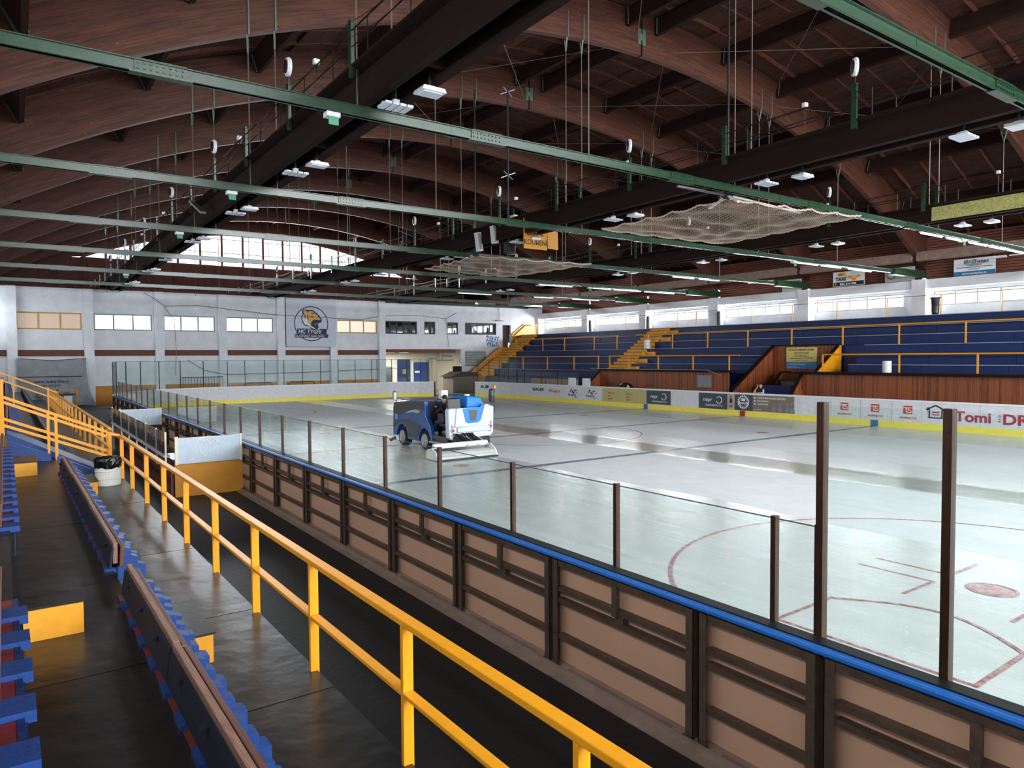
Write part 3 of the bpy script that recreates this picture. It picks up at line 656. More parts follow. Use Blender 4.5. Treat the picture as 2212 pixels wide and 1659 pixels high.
# gable boards: lunette opening bounded by circle through (5.2,13.0)-(21.9,16.45)-(38.6,13.0)
LC, LR = 21.9, (16.7**2+3.45**2)/(2*3.45); LZ = 16.45-LR
def lz(x): return LZ+math.sqrt(max(0, LR*LR-(x-LC)**2))
gable = MB(); N = 48
for i in range(N):
    xa, xb = -3+51*i/N, -3+51*(i+1)/N
    def zi(x): return lz(x) if 5.2 < x < 38.6 else 13.0
    def zo(x): return ACZ+dz(GY)+math.sqrt(max(1, (AR+1.9)**2-(x-ACX)**2))
    gable.box(xa, GY, 8.6, xb, GY+.15, 12.97)
    b = len(gable.v)
    for yy in (GY, GY+.15): gable.v += [(xa, yy, zi(xa) if zi(xa) > 12.97 else 12.97), (xb, yy, zi(xb) if zi(xb) > 12.97 else 12.97), (xb, yy, max(zo(xb), 12.98)), (xa, yy, max(zo(xa), 12.98))]
    for q in ((0,1,2,3), (7,6,5,4), (0,4,5,1), (2,6,7,3)): gable.face([b+t for t in q])
struct('wall_gable', gable, M_GABLE)
wn_ += 1; lun = MB(); lun.box(5.2, GY-.02, 12.95, 38.6, GY+.12, 13.05)
for i in range(40):
    xa, xb = 5.25+33.3*i/40, 5.25+33.3*(i+1)/40; lun.bar((xa, GY+.05, lz(xa)-.04), (xb, GY+.05, lz(xb)-.04), .14, .14)
LUN = struct('window_%d' % wn_, lun, mat('lunette_frame', (126, 78, 56), .6))
vx = [5.2+2.08*i for i in range(1, 16)]
for x in vx: 
    if lz(x)-13 > .2: MB().box(x-.11, GY-.06, 13.05, x+.11, GY+.1, lz(x)-.08).build('mullion', MATS['lunette_frame'], LUN)
for i in range(16):
    xa, xb = 5.2+2.08*i+.07, 5.2+2.08*(i+1)-.07
    mb = MB(); mb.v = [(xa, GY+.04, 13.05), (xb, GY+.04, 13.05), (xb, GY+.04, max(13.06, lz(min(xb, 38.55)))), (xa, GY+.04, max(13.06, lz(xa)))]; mb.face([0,1,2,3]); mb.build('pane', M_PANE, LUN)
for z, x0, x1 in ((14.35, 11.2, 32.6), (15.75, 15, 28.8)): MB().box(x0, GY-.01, z-.03, x1, GY+.08, z+.03).build('glazing_bar', MATS['lunette_frame'], LUN)
for i in range(22):
    x = 9+i*1.2; MB().tube([(x, GY-.5, 13.0), (x, GY-.5, 13.0+.35+.3*random.random())], .02, 4).build('vent_pipe', M_ROD, LUN)
lh = [(a+.9, b-.1, 6.5, 7.38) for a, b in BAYS_R]
struct('wall_left', wall_with_holes('wl', -19, 76.8, -.3, 9.2, lh, M_WHITE, -3.1, -2.8, axis='X'), M_WHITE)
struct('wall_back', wall_with_holes('wb', -3.1, 47.6, -.3, 9.0, [(2, 42, 5.75, 7.05)], M_WHITE, -19.2, -19), M_WHITE)
for a, b in BAYS_R: window(a+.9, b-.1, 6.5, 7.38, 5, M_FRAMEG, M_PANE, -3.0, axis='X', ft=.07)  # unseen left windows, added as openings for the fill light
window(2, 42, 5.75, 7.05, 24, M_FRAMEG, M_PANE, -19.15, ft=.07)
# ledge boards under the lunette
for z in (9.6, 10.7, 11.8):
    MB().box(-2.6, GY-.35, z, 46.8, GY-.01, z+.12).build('wall_plate', M_DARKWOOD, LUN)
# near end gable behind the viewer (open lunette lets daylight in)
gb = MB(); gb.box(-3, -18.2, 8.8, 47.6, -18.05, 9.3); struct('wall_back_gable', gb, M_GABLE)

# right wall: bays with strip windows, deep reveals
RXW = 47.1
hs = [(a+.9, b-.1, 6.5, 7.38) for a, b in BAYS_R]
WRm = wall_with_holes('wall_right', -18, EY+.2, 0, 8.1, hs, M_WHITE, RXW, RXW+.3, axis='X')
WR = struct('wall_right', WRm, M_WHITE)
for Y in AY[1:11]:
    MB().box(46.2, Y-.42, 0, RXW, Y+.42, 8.12).build('pilaster', M_WHITE, WR)
for j in range(1, 10):
    MB().box(46.35, AY[j]+.42, 7.53, RXW, AY[j+1]-.42, 8.1).build('wall_beam', M_WHITE, WR)
for a, b in BAYS_R: window(a+.9, b-.1, 6.5, 7.38, 5, M_FRAMEG, M_PANE, RXW+.1, axis='X', ft=.07)
M_SLAT = mat('louvre_slat', (134, 80, 64), .7, var=.3, vscale=3, stretch=(3, .4, 3))
for j in range(2, 10):
    y0, y1 = AY[j]+.14, AY[j+1]-.14
    for k in range(16):
        z = 8.14+k*.165; MB().box(46.9, y0, z, 46.95, y1, z+.135).build('slat', M_SLAT, WR)
    MB().box(46.97, y0, 8.12, 47.0, y1, 11.2).build('backing', M_BLACK if False else M_DARKWOOD, WR)
# eave beams between arches on the right
for j in range(2, 10):
    MB().prism([(45.5, 9.22), (45.8, 9.17), (45.95, 9.72), (45.65, 9.77)], 'Y', AY[j]+.14, AY[j+1]-.14).build('eave_beam', mat('grey_brown_beam', (150, 124, 112), .7, var=.3, vscale=3), WR)

# ================================================================== RINK BOARDS
HB = 1.3
nb = thing('dasher_boards', 'near side rink boards seen from behind with brown steel frames and blue top rail', 'rink boards', (4.8, 20, 0))
seams = [-5.2, -3.2, -1.2, .8, 2.83]+[3.97+2*i for i in range(23)]
protos = {}
def part(key, mk, mt, y, parent, nm):
    """share one mesh between equal pieces, moved along y"""
    if key not in protos: protos[key] = mk().mesh(nm, mt, BASE[parent.name])
    o = bpy.data.objects.new(nm, protos[key]); COL.objects.link(o); o.parent = parent; o.location = (0, y, 0); return o
for i in range(len(seams)-1):
    a, b = seams[i], seams[i+1]; L_ = round(b-a, 3)
    part(('p', L_), lambda: MB().box(4.80, .006, .14, 4.86, L_-.006, 1.27), M_PANELB, a, nb, 'board_panel')
    part(('f', L_), lambda: MB().box(4.86, .002, .2, 4.875, L_-.002, 1.27), M_BOARDW, a, nb, 'face_sheet')
    part(('k', L_), lambda: MB().box(4.875, 0, .0, 4.888, L_, .3), M_KICK, a, nb, 'kickplate')
    for e, w in (('L', .03), ('R', L_-.11)):
        def post(w=w):
            mb = MB(); mb.box(4.70, w, .14, 4.708, w+.08, 1.27); mb.box(4.70, w, .14, 4.80, w+.008, 1.27) if w < .1 else mb.box(4.70, w+.072, .14, 4.80, w+.08, 1.27); return mb
        part(('post', round(w, 3)), post, M_BRONZE, a, nb, 'frame_post')
    for z, h in ((1.205, .06), (.935, .048), (.81, .048), (.42, .048)):
        part(('r', L_, z), lambda z=z, h=h: MB().box(4.715, .11, z, 4.79, L_-.11, z+h), M_BRONZE, a, nb, 'frame_rail')
    if L_ > 1.5:
        for yy in ((L_*.5-.03,) if i != 4 else (L_*.5,)):
            part(('s', yy), lambda yy=yy: MB().box(4.69, yy, .92, 4.74, yy+.06, 1.22), M_BRONZE, a, nb, 'glass_post_socket')
        part(('cl',), lambda: MB().box(4.72, .9, .855, 4.78, 1.02, .93), M_BRONZE, a, nb, 'clamp')
    for yy in (.16, L_-.26):
        part(('foot', round(yy, 2)), lambda yy=yy: MB().box(4.6, yy, .1, 4.8, yy+.12, .125).box(4.64, yy+.04, .125, 4.68, yy+.08, .15), mat('floor_steel', (150, 130, 116), .45, metal=.3, var=.3), a, nb, 'anchor_plate')
MB().box(4.69, -5.2, 1.285, 4.775, 48, 1.328).build('cap_rail', M_CAPB, nb, bevel=.012)
MB().box(4.775, -5.2, 1.272, 4.90, 48, 1.335).build('inner_cap', M_BLACK, nb)  # black strip puts the dark shadow band inside the cap into colour
fr = MB().box(4.5, -5.2, .09, 4.62, 48, .115).box(4.62, -5.2, .09, 4.66, 48, .16).box(4.74, -5.2, .1, 4.80, 48, .14)
fr.build('floor_rail', MATS['floor_steel'], nb)

# corner and end boards (left corner to the exit gate), far side boards with adverts
def board_run(root, pts, seamn, capm=M_CAPW, white=M_BOARDW):
    for i in range(len(pts)-1):
        a = Vector((*pts[i], 0)); b = Vector((*pts[i+1], 0)); d = (b-a).normalized(); nx = Vector((-d.y, d.x, 0))  # left normal = outside of a clockwise path
        L_ = (b-a).length
        def sl(z0, z1, o0, o1, nm, mt, g=.004):
            p = a+d*g; q = b-d*g; mb = MB(); mb.bar(p+nx*((o0+o1)/2)+Vector((0,0,(z0+z1)/2)), q+nx*((o0+o1)/2)+Vector((0,0,(z0+z1)/2)), abs(o1-o0), z1-z0); mb.build(nm, mt, root)
        sl(.29, 1.26, .0, .05, 'board_panel', white); sl(0, .3, -.02, .04, 'kickplate', M_KICK, 0); sl(1.25, 1.33, -.03, .12, 'cap', capm, 0)
        sl(.1, 1.2, .06, .12, 'back_frame', M_STEEL, .2)
cpath = [(RX0, 48.0)]+[(RX0+RC+RC*cos(pi-i*(pi/2)/9), RY1-RC+RC*sin(pi-i*(pi/2)/9)) for i in range(0, 10)]
for i in range(1, 5): cpath.append((RX0+RC+i*(RX1-RX0-2*RC)/5, RY1))
gate0, gate1 = 54, 28
cpath.append((RX1-RC, RY1))
for i in range(1, 5): t = rad(90-i*(90-gate0)/4); cpath.append((RX1-RC+RC*cos(t), RY1-RC+RC*sin(t)))
eb = thing('end_boards', 'white end boards with yellow kickplate curving round the far left corner to the exit gate', 'rink boards', (20, RY1, 0))
board_run(eb, cpath, 0)
MB().tube([(*[RX1-RC+(RC+.02)*cos(rad(gate0-.6)), RY1-RC+(RC+.02)*sin(rad(gate0-.6))], z) for z in (0, 1.33)], .06, 6).build('gate_post', M_BLACK, eb)
fb = thing('far_boards', 'far side rink boards with sponsor panels and yellow kickplate', 'rink boards', (RX1, 20, 0))
fpath = []
for i in range(0, 4): t = rad(gate1-i*gate1/3); fpath.append((RX1-RC+RC*cos(t), RY1-RC+RC*sin(t)))
fy = [46.5, 45.5, 43.5, 41.45, 39.1, 37.2, 35.1, 32.92, 30.78, 29.65, 28.55, 26.42, 24.3, 22.1, 20.9, 19.8, 17.7, 15.6, 13.2, 11.2, 9.2, 7.2, 5.2, 3.2, 1.2, -.8, -2.8, -4.8]
fpath += [(RX1, y) for y in fy]
board_run(fb, fpath, 0)
MB().tube([(*[RX1-RC+(RC+.02)*cos(rad(gate1+.6)), RY1-RC+(RC+.02)*sin(rad(gate1+.6))], z) for z in (0, 1.33)], .06, 6).build('gate_post', M_BLACK, fb)
def fadd(y0, y1, z0, z1, mt, nm='advert_panel', o=.006): # y0 > y1
    return MB().box(RX1-o-.004, y1, z0, RX1-.0, y0, z1).build(nm, mt, fb)
def ft(s, y, z, size, mt, sx=1, o=.012, shear=0, off=0): return text(s, size, (RX1-o, y, z), (0, -1, 0), (0, 0, 1), mt, fb, sx=sx, off=off, shear=shear)
for y, c in ((25.36, mat('red_mark', (170, 34, 44), .5)), (17.77, M_LETB), (32.95, M_LETB)):
    MB().box(RX1-.036, y-.17, 0, RX1-.02, y+.17, .305).build('line_mark', c, fb)
fadd(32.9, 30.8, .33, 1.22, M_DARKAD); fadd(28.53, 26.44, .3, 1.22, M_DARKAD)
for y in (32.55, 28.2):
    ft('nepr', y, .74, .34, M_LETW, 1.05); MB().tube([(RX1-.018, y-1.18+.2*cos(t*pi/10), .84+.2*sin(t*pi/10)) for t in range(2, 20)], .022, 4).build('logo_ring', M_LETW, fb)
    MB().box(RX1-.014, y-1.45, .45, RX1-.008, y-.15, .57).build('caption_bar', M_LETG, fb); ft('ROMANCE ZASUVKY'[:0] or 'STAVEBNI ZAVODY', y-.18, .47, .1, M_LETW)
fadd(37.15, 32.95, .3, 1.26, M_GOLDAD)
for y in (36.6, 34.8):
    for s, z in (('Klášterec', .86), ('žene', .66), ('sportu', .46)): ft(s, y, z, .17, M_LETBR)
M_AD2 = mat('taupe_ad', (126, 112, 100), .5, var=.15); fadd(26.42, 22.1, .32, 1.22, M_AD2); fadd(26.42, 25.93, .32, 1.22, mat('beige_ad', (186, 168, 150), .5), o=.009)
fadd(25.9, 24.7, .32, 1.22, M_DARKAD, o=.009)
ft('250', 26.34, .46, .2, M_LETD, o=.02); MB().box(RX1-.02, 26.08, .7, RX1-.012, 26.26, .95).tube([(RX1-.016, 26.17, .95), (RX1-.016, 26.17, 1.15)], .03, 5).build('torch_mark', M_LETD, fb)
gc = (25.32, .8)
MB().tube([(RX1-.02, gc[0]+.33*cos(t*pi/12), gc[1]+.33*sin(t*pi/12)) for t in range(24)], .022, 4, True).tube([(RX1-.02, gc[0]+.25*cos(t*pi/12), gc[1]+.25*sin(t*pi/12)) for t in range(24)], .01, 4, True).build('gear_ring', M_LETW, fb)
gt_ = MB()
for t in range(18): a = t*pi/9; gt_.bar((RX1-.02, gc[0]+.33*cos(a), gc[1]+.33*sin(a)), (RX1-.02, gc[0]+.4*cos(a), gc[1]+.4*sin(a)), .05, .02, (1,0,0))
gt_.build('gear_teeth', M_LETW, fb)
ft('ŠUMAVKA'[:0] or 'SUMALKA', 25.62, .68, .15, M_LETW, .95, .02, off=.004); MB().box(RX1-.02, 25.2, .86, RX1-.014, 25.44, 1.0).build('mug_mark', M_LETW, fb)
for s, z, sz in (('TANKOVNA PILSNER URQUELL', 1.03, .145), ('RESTAURACE', .86, .135), ('APARTMÁNY', .69, .135), ('www.sumalka.cz', .4, .08)): ft(s, 24.4 if z > .5 else 24.6, z, sz, M_LETW, .9)
for z in (1.07, .9, .73): MB().lathe([(.05, -.004), (.05, .004)], (RX1-.016, 24.55, z), 12, 'X').build('bullet_icon', M_LETW, fb)
for i, y in enumerate((23.35, 22.95, 22.5, 22.22)):
    s = 1+.1*i; MB().lathe([(.07*s, -.003), (.07*s, .003)], (RX1-.018, y, .72+.04*i), 12, 'X').build('printed_figure', M_LETG, fb)
    MB().prism([(y-.13*s, .34), (y+.13*s, .34), (y+.1*s, .58), (y+.04, .65), (y-.04, .65), (y-.1*s, .58)], 'X', RX1-.02, RX1-.014).build('printed_figure', M_LETG, fb)
for y in (19.3, 17.75, 16.22):
    MB().box(RX1-.012, y-.2, .68, RX1-.006, y+.2, 1.06).build('logo_square', M_LETR, fb)
    MB().box(RX1-.018, y-.16, .95, RX1-.013, y+.2, .985).box(RX1-.018, y+.04, .76, RX1-.013, y+.085, .95).box(RX1-.018, y-.16, .74, RX1-.013, y+.085, .775).box(RX1-.018, y-.16, .84, RX1-.013, y-.02, .87).box(RX1-.018, y-.05, .87, RX1-.013, y-.02, .95).box(RX1-.018, y-.16, .775, RX1-.013, y-.13, .87).build('logo_stroke', M_LETW, fb)
    ft('SKUPINA ČEZ', y+.36, .46, .125, M_LETR)
    fadd(y+.73, y+.725, .22, 1.25, M_LETG, 'seam', .004)
hy = 15.0
MB().bar((RX1-.014, hy+.42, .92), (RX1-.014, hy, 1.14), .06, .01, (1,0,0)).bar((RX1-.014, hy-.42, .92), (RX1-.014, hy, 1.14), .06, .01, (1,0,0)).box(RX1-.018, hy+.24, .55, RX1-.01, hy+.3, .95).box(RX1-.018, hy-.3, .55, RX1-.01, hy-.24, .95).box(RX1-.018, hy-.3, .55, RX1-.01, hy+.3, .6).box(RX1-.018, hy+.28, .85, RX1-.01, hy+.36, 1.04).build('house_logo', M_LETD, fb)
MB().box(RX1-.018, hy-.15, .8, RX1-.01, hy+.15, .85).box(RX1-.018, hy-.15, .69, RX1-.01, hy+.15, .74).build('equals_mark', M_LETM, fb)
ft('Tomi', 14.2, .5, .62, M_LETM, 1.08, off=.016); text('s.r.o.', .17, (RX1-.014, 12.42, .55), (0, 0, 1), (0, 1, 0), M_LETD, fb); ft('DREAM', 12.36, .48, .62, M_LETM, 1.15, off=.016)
ft('BAUER', 45.35, .76, .36, M_LETD, 1.25, shear=.2, off=.006); MB().bar((RX1-.014, 45.45, 1.0), (RX1-.014, 45.3, .78), .05, .01, (1,0,0)).build('logo_tick', M_LETD, fb)
ft('Kappa', 43.05, .74, .36, M_LETR, 1.2, shear=.2); MB().prism([(43.3, .76), (43.05, .76), (43.17, .98)], 'X', RX1-.014, RX1-.01).build('logo_tick', M_LETR, fb)
for y in (40.8, 38.75):
    ft('florexpres', y+.2, .54, .24, M_LETD, .95, shear=.2); ft('fitness', y-.6, .44, .1, M_LETD)
    random.seed(3)
    for k in range(7): MB().lathe([(.05+.05*random.random(), -.004), (.06, .004)], (RX1-.014-.001*k, y-.1-.13*k, .88+.12*sin(k*1.7)), 9, 'X').build('logo_blot', M_LETR if k > 3 else M_LETD, fb)
# white JSB panel by the gate
jt = rad(17); jp = (RX1-RC+(RC-.02)*cos(rad(24)), RY1-RC+(RC-.02)*sin(rad(24)))
jd = Vector((sin(rad(21)), -cos(rad(21)), 0))
text('JSB', .32, (jp[0]+jd.x*.5-.03, jp[1]+jd.y*.5, .8), jd, (0, 0, 1), M_LETD, fb, off=.006)
MB().bar((jp[0]+jd.x*.05-.02, jp[1]+jd.y*.05, .9), (jp[0]+jd.x*.35-.02, jp[1]+jd.y*.35, .9), .02, .2).build('logo_square', mat('green_logo', (40, 120, 70), .6), fb)

# ------------------------------------------------------------ glass screens
def screen(root, posts, z0, z1, pm, w=.06, pane_gap=.03, closed_last=True, seamz=None):
    for i, (x, y) in enumerate(posts):
        a = posts[max(i-1, 0)]; b = posts[min(i+1, len(posts)-1)]; d = Vector((b[0]-a[0], b[1]-a[1], 0)).normalized()
        MB().bar((x, y, z0), (x, y, z1), w, w*.8, d).build('glass_post', pm, root)
    for i in range(len(posts)-1):
        a = Vector((*posts[i], 0)); b = Vector((*posts[i+1], 0)); d = (b-a).normalized()
        p = a+d*pane_gap; q = b-d*pane_gap; z = Vector((0, 0, z0+.01)); zt = Vector((0, 0, z1-.02))
        mb = MB(); mb.bar(p+(z+zt)/2, q+(z+zt)/2, .012, (zt-z).z); mb.build('glass_pane', M_GLASS, root)
        if z1 < 2.5: MB().bar(p+zt, q+zt, .013, .008).build('pane_edge', mat('pane_edge', (70, 84, 82), .4), root)
sg = thing('glass_screen', 'low plexiglass screen with brown posts along the near boards', 'glass screen', (4.94, 3, HB))
GX = 4.94
lowp = [(GX, 2.99)]+[(GX, 3.37+1.82*i) for i in range(0, 25)]
screen(sg, lowp, 1.3, 2.17, M_BRONZE2, .055)
sg2 = thing('tall_glass_screen', 'tall plexiglass panels between two tall brown posts at the near boards', 'glass screen', (GX, 2, HB))
screen(sg2, [(GX, y) for y in (-4, -2.2, -.6, .4, 1.2, 2.09, 2.97)], 1.3, 3.1, M_BRONZE2, .07)
for y in (2.09, 2.97):
    for z in (1.42, 1.75, 2.1, 2.5, 2.95): MB().tube([(GX-.04, y, z), (GX-.02, y, z)], .012, 6).build('screw', M_BLACK, sg2)
ce = thing('corner_glass_screen', 'tall clear plexiglass screen round the far left corner and end boards', 'glass screen', (20, RY1+.05, HB))
cp = [(RX0-.05, 47.2)]+[(RX0+RC+(RC+.05)*cos(pi-rad(a)), RY1-RC+(RC+.05)*sin(pi-rad(a))) for a in range(6, 91, 12)]
x = RX0+RC+1.3
while x < RX1-RC: cp.append((x, RY1+.05)); x += 1.52
cp += [(RX1-RC+(RC+.05)*cos(rad(a)), RY1-RC+(RC+.05)*sin(rad(a))) for a in (88, 79, 70, 62, gate0+1)]
screen(ce, cp, 1.31, 3.32, M_STEEL, .05)
MB().tube([(p[0], p[1]+.03, 3.33) for p in cp], .012, 4).build('top_wire', M_STEEL, ce)
for q in ((58, 'a'), (57, 'b')):
    MB().bar((RX1-RC+(RC+.25)*cos(rad(q[0])), RY1-RC+(RC+.25)*sin(rad(q[0])), 1.3), (RX1-RC+(RC+.25)*cos(rad(q[0])), RY1-RC+(RC+.25)*sin(rad(q[0])), 3.3), .04, .04).build('gate_glass_edge', M_STEEL, ce)
fs = thing('far_glass_screen', 'tall plexiglass screen on the far boards right of the exit gate', 'glass screen', (RX1, 50, HB))
screen(fs, [(RX1-RC+(RC+.05)*cos(rad(a)), RY1-RC+(RC+.05)*sin(rad(a))) for a in (26, 18, 10, 2)]+[(RX1+.07, 47.72)], 1.31, 3.29, M_BRONZE, .05)
fs2 = thing('low_far_glass_screen', 'low plexiglass screen with bench boxes behind it on the far boards', 'glass screen', (RX1, 44, HB))
screen(fs2, [(RX1+.07, y) for y in (47.66, 46.6, 44.4, 42.3, 39.84)], 1.31, 2.27, M_STEEL, .05)
for i, y in enumerate((45.4, 43.4, 41.4)):
    tag(MB().box(34.5, y-.9, .03, 34.6, y+.9, 1.72).build('padded_partition', mat('tan_panel', (176, 140, 100), .7)), 'tan panel behind the low glass at the far boards, %s from the left' % ORD[i], 'panel', 'tan panels behind the far glass')
for i, y in enumerate((40.55, 38.95)):
    tag(MB().box(34.05, y-.42, 1.312, 34.09, y+.42, 1.88).build('placard', M_CAPW), 'small white placard standing on the far boards %s the last glass post' % ('left of' if i == 0 else 'right of'), 'panel', 'white panels on the far boards')

# ------------------------------------------------------------ team bench box behind the near boards
tb = thing('bench_box', 'bench box behind the near boards with etched tiger panels and orange base', 'bench box', (3.9, 18.6, 0))
M_ETCH = mat('etched_glass_panel', (196, 208, 222), .35, var=.12, vscale=5)
for Yp, x0 in ((18.57, 3.12), (30.55, 3.2)):
    MB().box(x0+.05, Yp-.01, .94, 4.62, Yp+.01, 1.53).build('tiger_panel', M_ETCH, tb)
    MB().box(x0-.02, Yp-.03, .9, x0+.05, Yp+.03, 1.58).build('panel_post', mat('cream_post', (226, 222, 200), .5), tb); MB().box(4.6, Yp-.03, .9, 4.66, Yp+.03, 1.57).build('panel_post', MATS['cream_post'], tb)
    MB().box(x0+.05, Yp-.015, 1.53, 4.6, Yp+.015, 1.545).box(x0+.05, Yp-.015, .91, 4.6, Yp+.015, .94).build('panel_edge', M_ALU, tb)
    # tiger head outline, raised line art
    cx, cz, s = (x0+4.62)/2+.03, 1.24, .0105
    outline = [(-24,2),(-25,10),(-20,14),(-22,20),(-16,24),(-8,25),(2,24),(10,20),(18,14),(24,8),(26,2),(24,-3),(20,-2),(16,-6),(18,-14),(14,-22),(6,-24),(0,-18),(-4,-10),(-8,-14),(-14,-18),(-18,-12),(-22,-8)]
    mb = MB(); mb.tube([(cx+a*s, Yp-.013, cz+b*s*1.05) for a, b in outline], .011, 4, True)
    for ln in ([(-18,20),(-12,14),(-10,4),(-12,-6)], [(-10,22),(-4,16),(-2,8)], [(0,12),(6,14),(10,10),(5,8),(0,10)], [(24,4),(16,2),(8,-2),(4,-8),(6,-16)], [(10,-6),(14,-10),(12,-16),(8,-14),(8,-8)], [(-20,10),(-16,6),(-16,-2)], [(12,18),(14,12),(20,8)]):
        mb.tube([(cx+a*s, Yp-.013, cz+b*s*1.05) for a, b in ln], .009, 4)
    mb.build('tiger_outline', M_LETW, tb)
MB().box(3.1, 18.62, .1, 4.68, 18.68, .91).build('front_base', mat('orange_base', (206, 138, 34), .6, var=.12), tb)
MB().box(3.02, 18.7, .1, 3.08, 30.5, .75).build('side_base', mat('rust_red_base', (96, 44, 28), .65, var=.2), tb)
MB().box(3.1, 30.62, .1, 4.68, 30.68, .9).build('rear_base', MATS['rust_red_base'], tb)
M_SMOKE = glass('smoked_plexiglass', (120, 124, 126), .03, 1.2, .04)
ps = [18.9, 20.26, 22.06, 23.94, 25.7, 27.66, 30.4]
for i in range(len(ps)-1):
    MB().box(2.945, ps[i]+.03, 1.1, 2.955, ps[i+1]-.03, 1.66).build('side_pane', M_SMOKE, tb)
for i, y in enumerate(ps): MB().box(2.93, y-.02, .75, 2.97, y+.02, 1.68).build('side_post', M_ALU if i else MATS['cream_post'], tb)
MB().box(2.9, 18.9, 1.06, 3.05, 30.4, 1.1).build('side_ledge', mat('pale_ledge', (190, 180, 168), .6), tb)
MB().box(3.2, 19.6, .1, 3.6, 29.5, .55).build('player_bench', M_DARKWOOD, tb)
tag(MB().box(3.15, 19.2, .9, 3.9, 20.6, .95).box(3.2, 19.3, .1, 3.26, 19.36, .9).box(3.8, 20.45, .1, 3.86, 20.5, .9).build('grey_table', M_ALU), 'grey table top behind the nearer tiger panel', 'table')

# ================================================================== NEAR STAND (slightly rotated frame)
ls = thing('near_stand', 'near spectator stand of dark stepped terraces beside the viewer', 'grandstand', (0, 0, 0), rot=KROT)
TIERS = [(.86, 2.17, .70), (-.0, .86, 1.27), (-.92, -.0, 1.85), (-1.85, -.92, 2.42), (-2.15, -1.85, 3.0)]
for (x0, x1, z) in TIERS:
    ys = [-5, -1.0, 3.2, 5.6, 7.9, 11.0, 15.2, 18.4, 21, 25, 30, 35, 40, 45, 50, 55, 59.6]
    for i in range(len(ys)-1):
        MB().box(x0, ys[i]+.008, z-.06, x1, ys[i+1]-.008, z).build('tread_slab', M_TREAD, ls)
    MB().box(x0, -5, 0, x1-.03, 59.6, z-.06).build('terrace_core', M_CONC if z > 1 else M_RUBBER, ls)
# box steps in the aisles
def step_box(y0, y1, x0, x1, z0, z1, lab):
    t = thing('step_box', lab, 'step', (x0, y0, z0), 'yellow fronted half steps', rot=KROT)
    MB().box(x0, y0, z0, x1, y1, z1-.02).build('step_body', M_YELS, t); MB().box(x0-.01, y0-.015, z1-.02, x1+.015, y1, z1).build('step_mat', M_TREAD, t)
step_box(6.72, 8.0, .95, 1.47, .70, .98, 'nearest yellow fronted half step on the lower walkway')
step_box(6.55, 7.4, .06, .46, 1.27, 1.54, 'nearest yellow fronted half step on the middle terrace at bottom left')
step_box(16.6, 17.75, .95, 1.48, .70, .98, 'yellow fronted half step just before the white bin')
step_box(16.1, 17.2, .06, .45, 1.27, 1.54, 'yellow fronted half step on the middle terrace at the second aisle')
step_box(16.3, 17.4, -.86, -.44, 1.85, 2.13, 'upper yellow fronted half step at the second aisle, at the left frame edge')
# folding bench rows
def bench(x, y0, y1, z, lab, edge=False):
    """x = nose of the terrace the backs stand on, z = its level"""
    t = thing('folding_bench', lab, 'bench', (x, y0, z), 'folding bench rows on the near stand', rot=KROT)
    n = max(1, int(round((y1-y0)/.5))); st = (y1-y0)/n
    for i in range(n):
        y = y0+i*st+st*.25
        wl_ = .14 if edge else .085; mb = MB(); mb.box(x-wl_, y, z-.02, x+.075, y+st*.42, z+.035)
        if not edge: mb.box(x+.02, y+.02, z-.26, x+.06, y+st*.36, z+.03)
        if not edge: mb.prism([(x+.03, z-.1), (x+.29, z-.1), (x+.29, z+.03), (x+.22, z+.05), (x+.22, z+.12), (x+.16, z+.14), (x+.16, z+.21), (x+.1, z+.23), (x+.03, z+.2)], 'Y', y-.02, y+.1)
        mb.build('bracket', M_BLUE, t)
        MB().box(x-wl_+.01, y+st*.43, z+.002, x-.0, y+st*.98, z+.01).build('red_patch', M_RED, t)
        MB().box(x-.0, y+st*.43, z+.002, x+.03, y+st*.98, z+.012).build('blue_edge', M_BLUED, t)
        MB().box(x+.032, y+st*.43, z-.3, x+.04, y+st*.98, z-.01).build('riser_patch', M_BLUED, t)
    if edge: x -= .14
    L_ = 2.35; k = max(1, int(round((y1-y0)/L_))); L_ = (y1-y0)/k
    for i in range(k):
        a, b = y0+i*L_+.01, y0+(i+1)*L_-.01
        MB().prism([(x-.055, z+.05), (x-.035, z+.05), (x-.005, z+.27), (x-.025, z+.27)], 'Y', a, b).build('back_panel', M_NAVY, t)
        jx = .006*(i % 2)
        MB().prism([(x-.02+jx, z+.1), (x+.022+jx, z+.1), (x+.028+jx, z+.315), (x-.014+jx, z+.315)], 'Y', a, b).build('back_slat', M_WOODS, t, bevel=.006)
        MB().prism([(x+.036-jx, z+.06), (x+.076-jx, z+.06), (x+.09-jx, z+.275), (x+.05-jx, z+.275)], 'Y', a, b).build('seat_slat', M_WOODR, t, bevel=.006)
        for yy in (a+.4, (a+b)/2, b-.4): MB().box(x-.075, yy, z+.2, x-.03, yy+.05, z+.225).build('hinge', M_NAVY, t)
bench(.86, -1.6, 7.25, 1.27, 'nearest folded bench row with weathered slat edge at bottom left')
bench(.86, 8.15, 16.2, 1.27, 'folded bench row between the two aisles above the lower walkway')
bench(-.0, -1.2, 5.6, 1.85, 'blue bracket row at the left frame edge nearest the viewer', True)
bench(-.0, 8.0, 15.9, 1.85, 'blue bracket row along the left frame edge beyond the nearest aisle', True)
bench(.86, 20.8, 57, 1.27, 'folded bench row on the far part of the near stand')
bench(.0, 20.4, 57, 1.85, 'upper folded bench row on the far part of the near stand')
bench(-.9, 19.6, 57, 2.42, 'top bench row on the far part of the near stand')
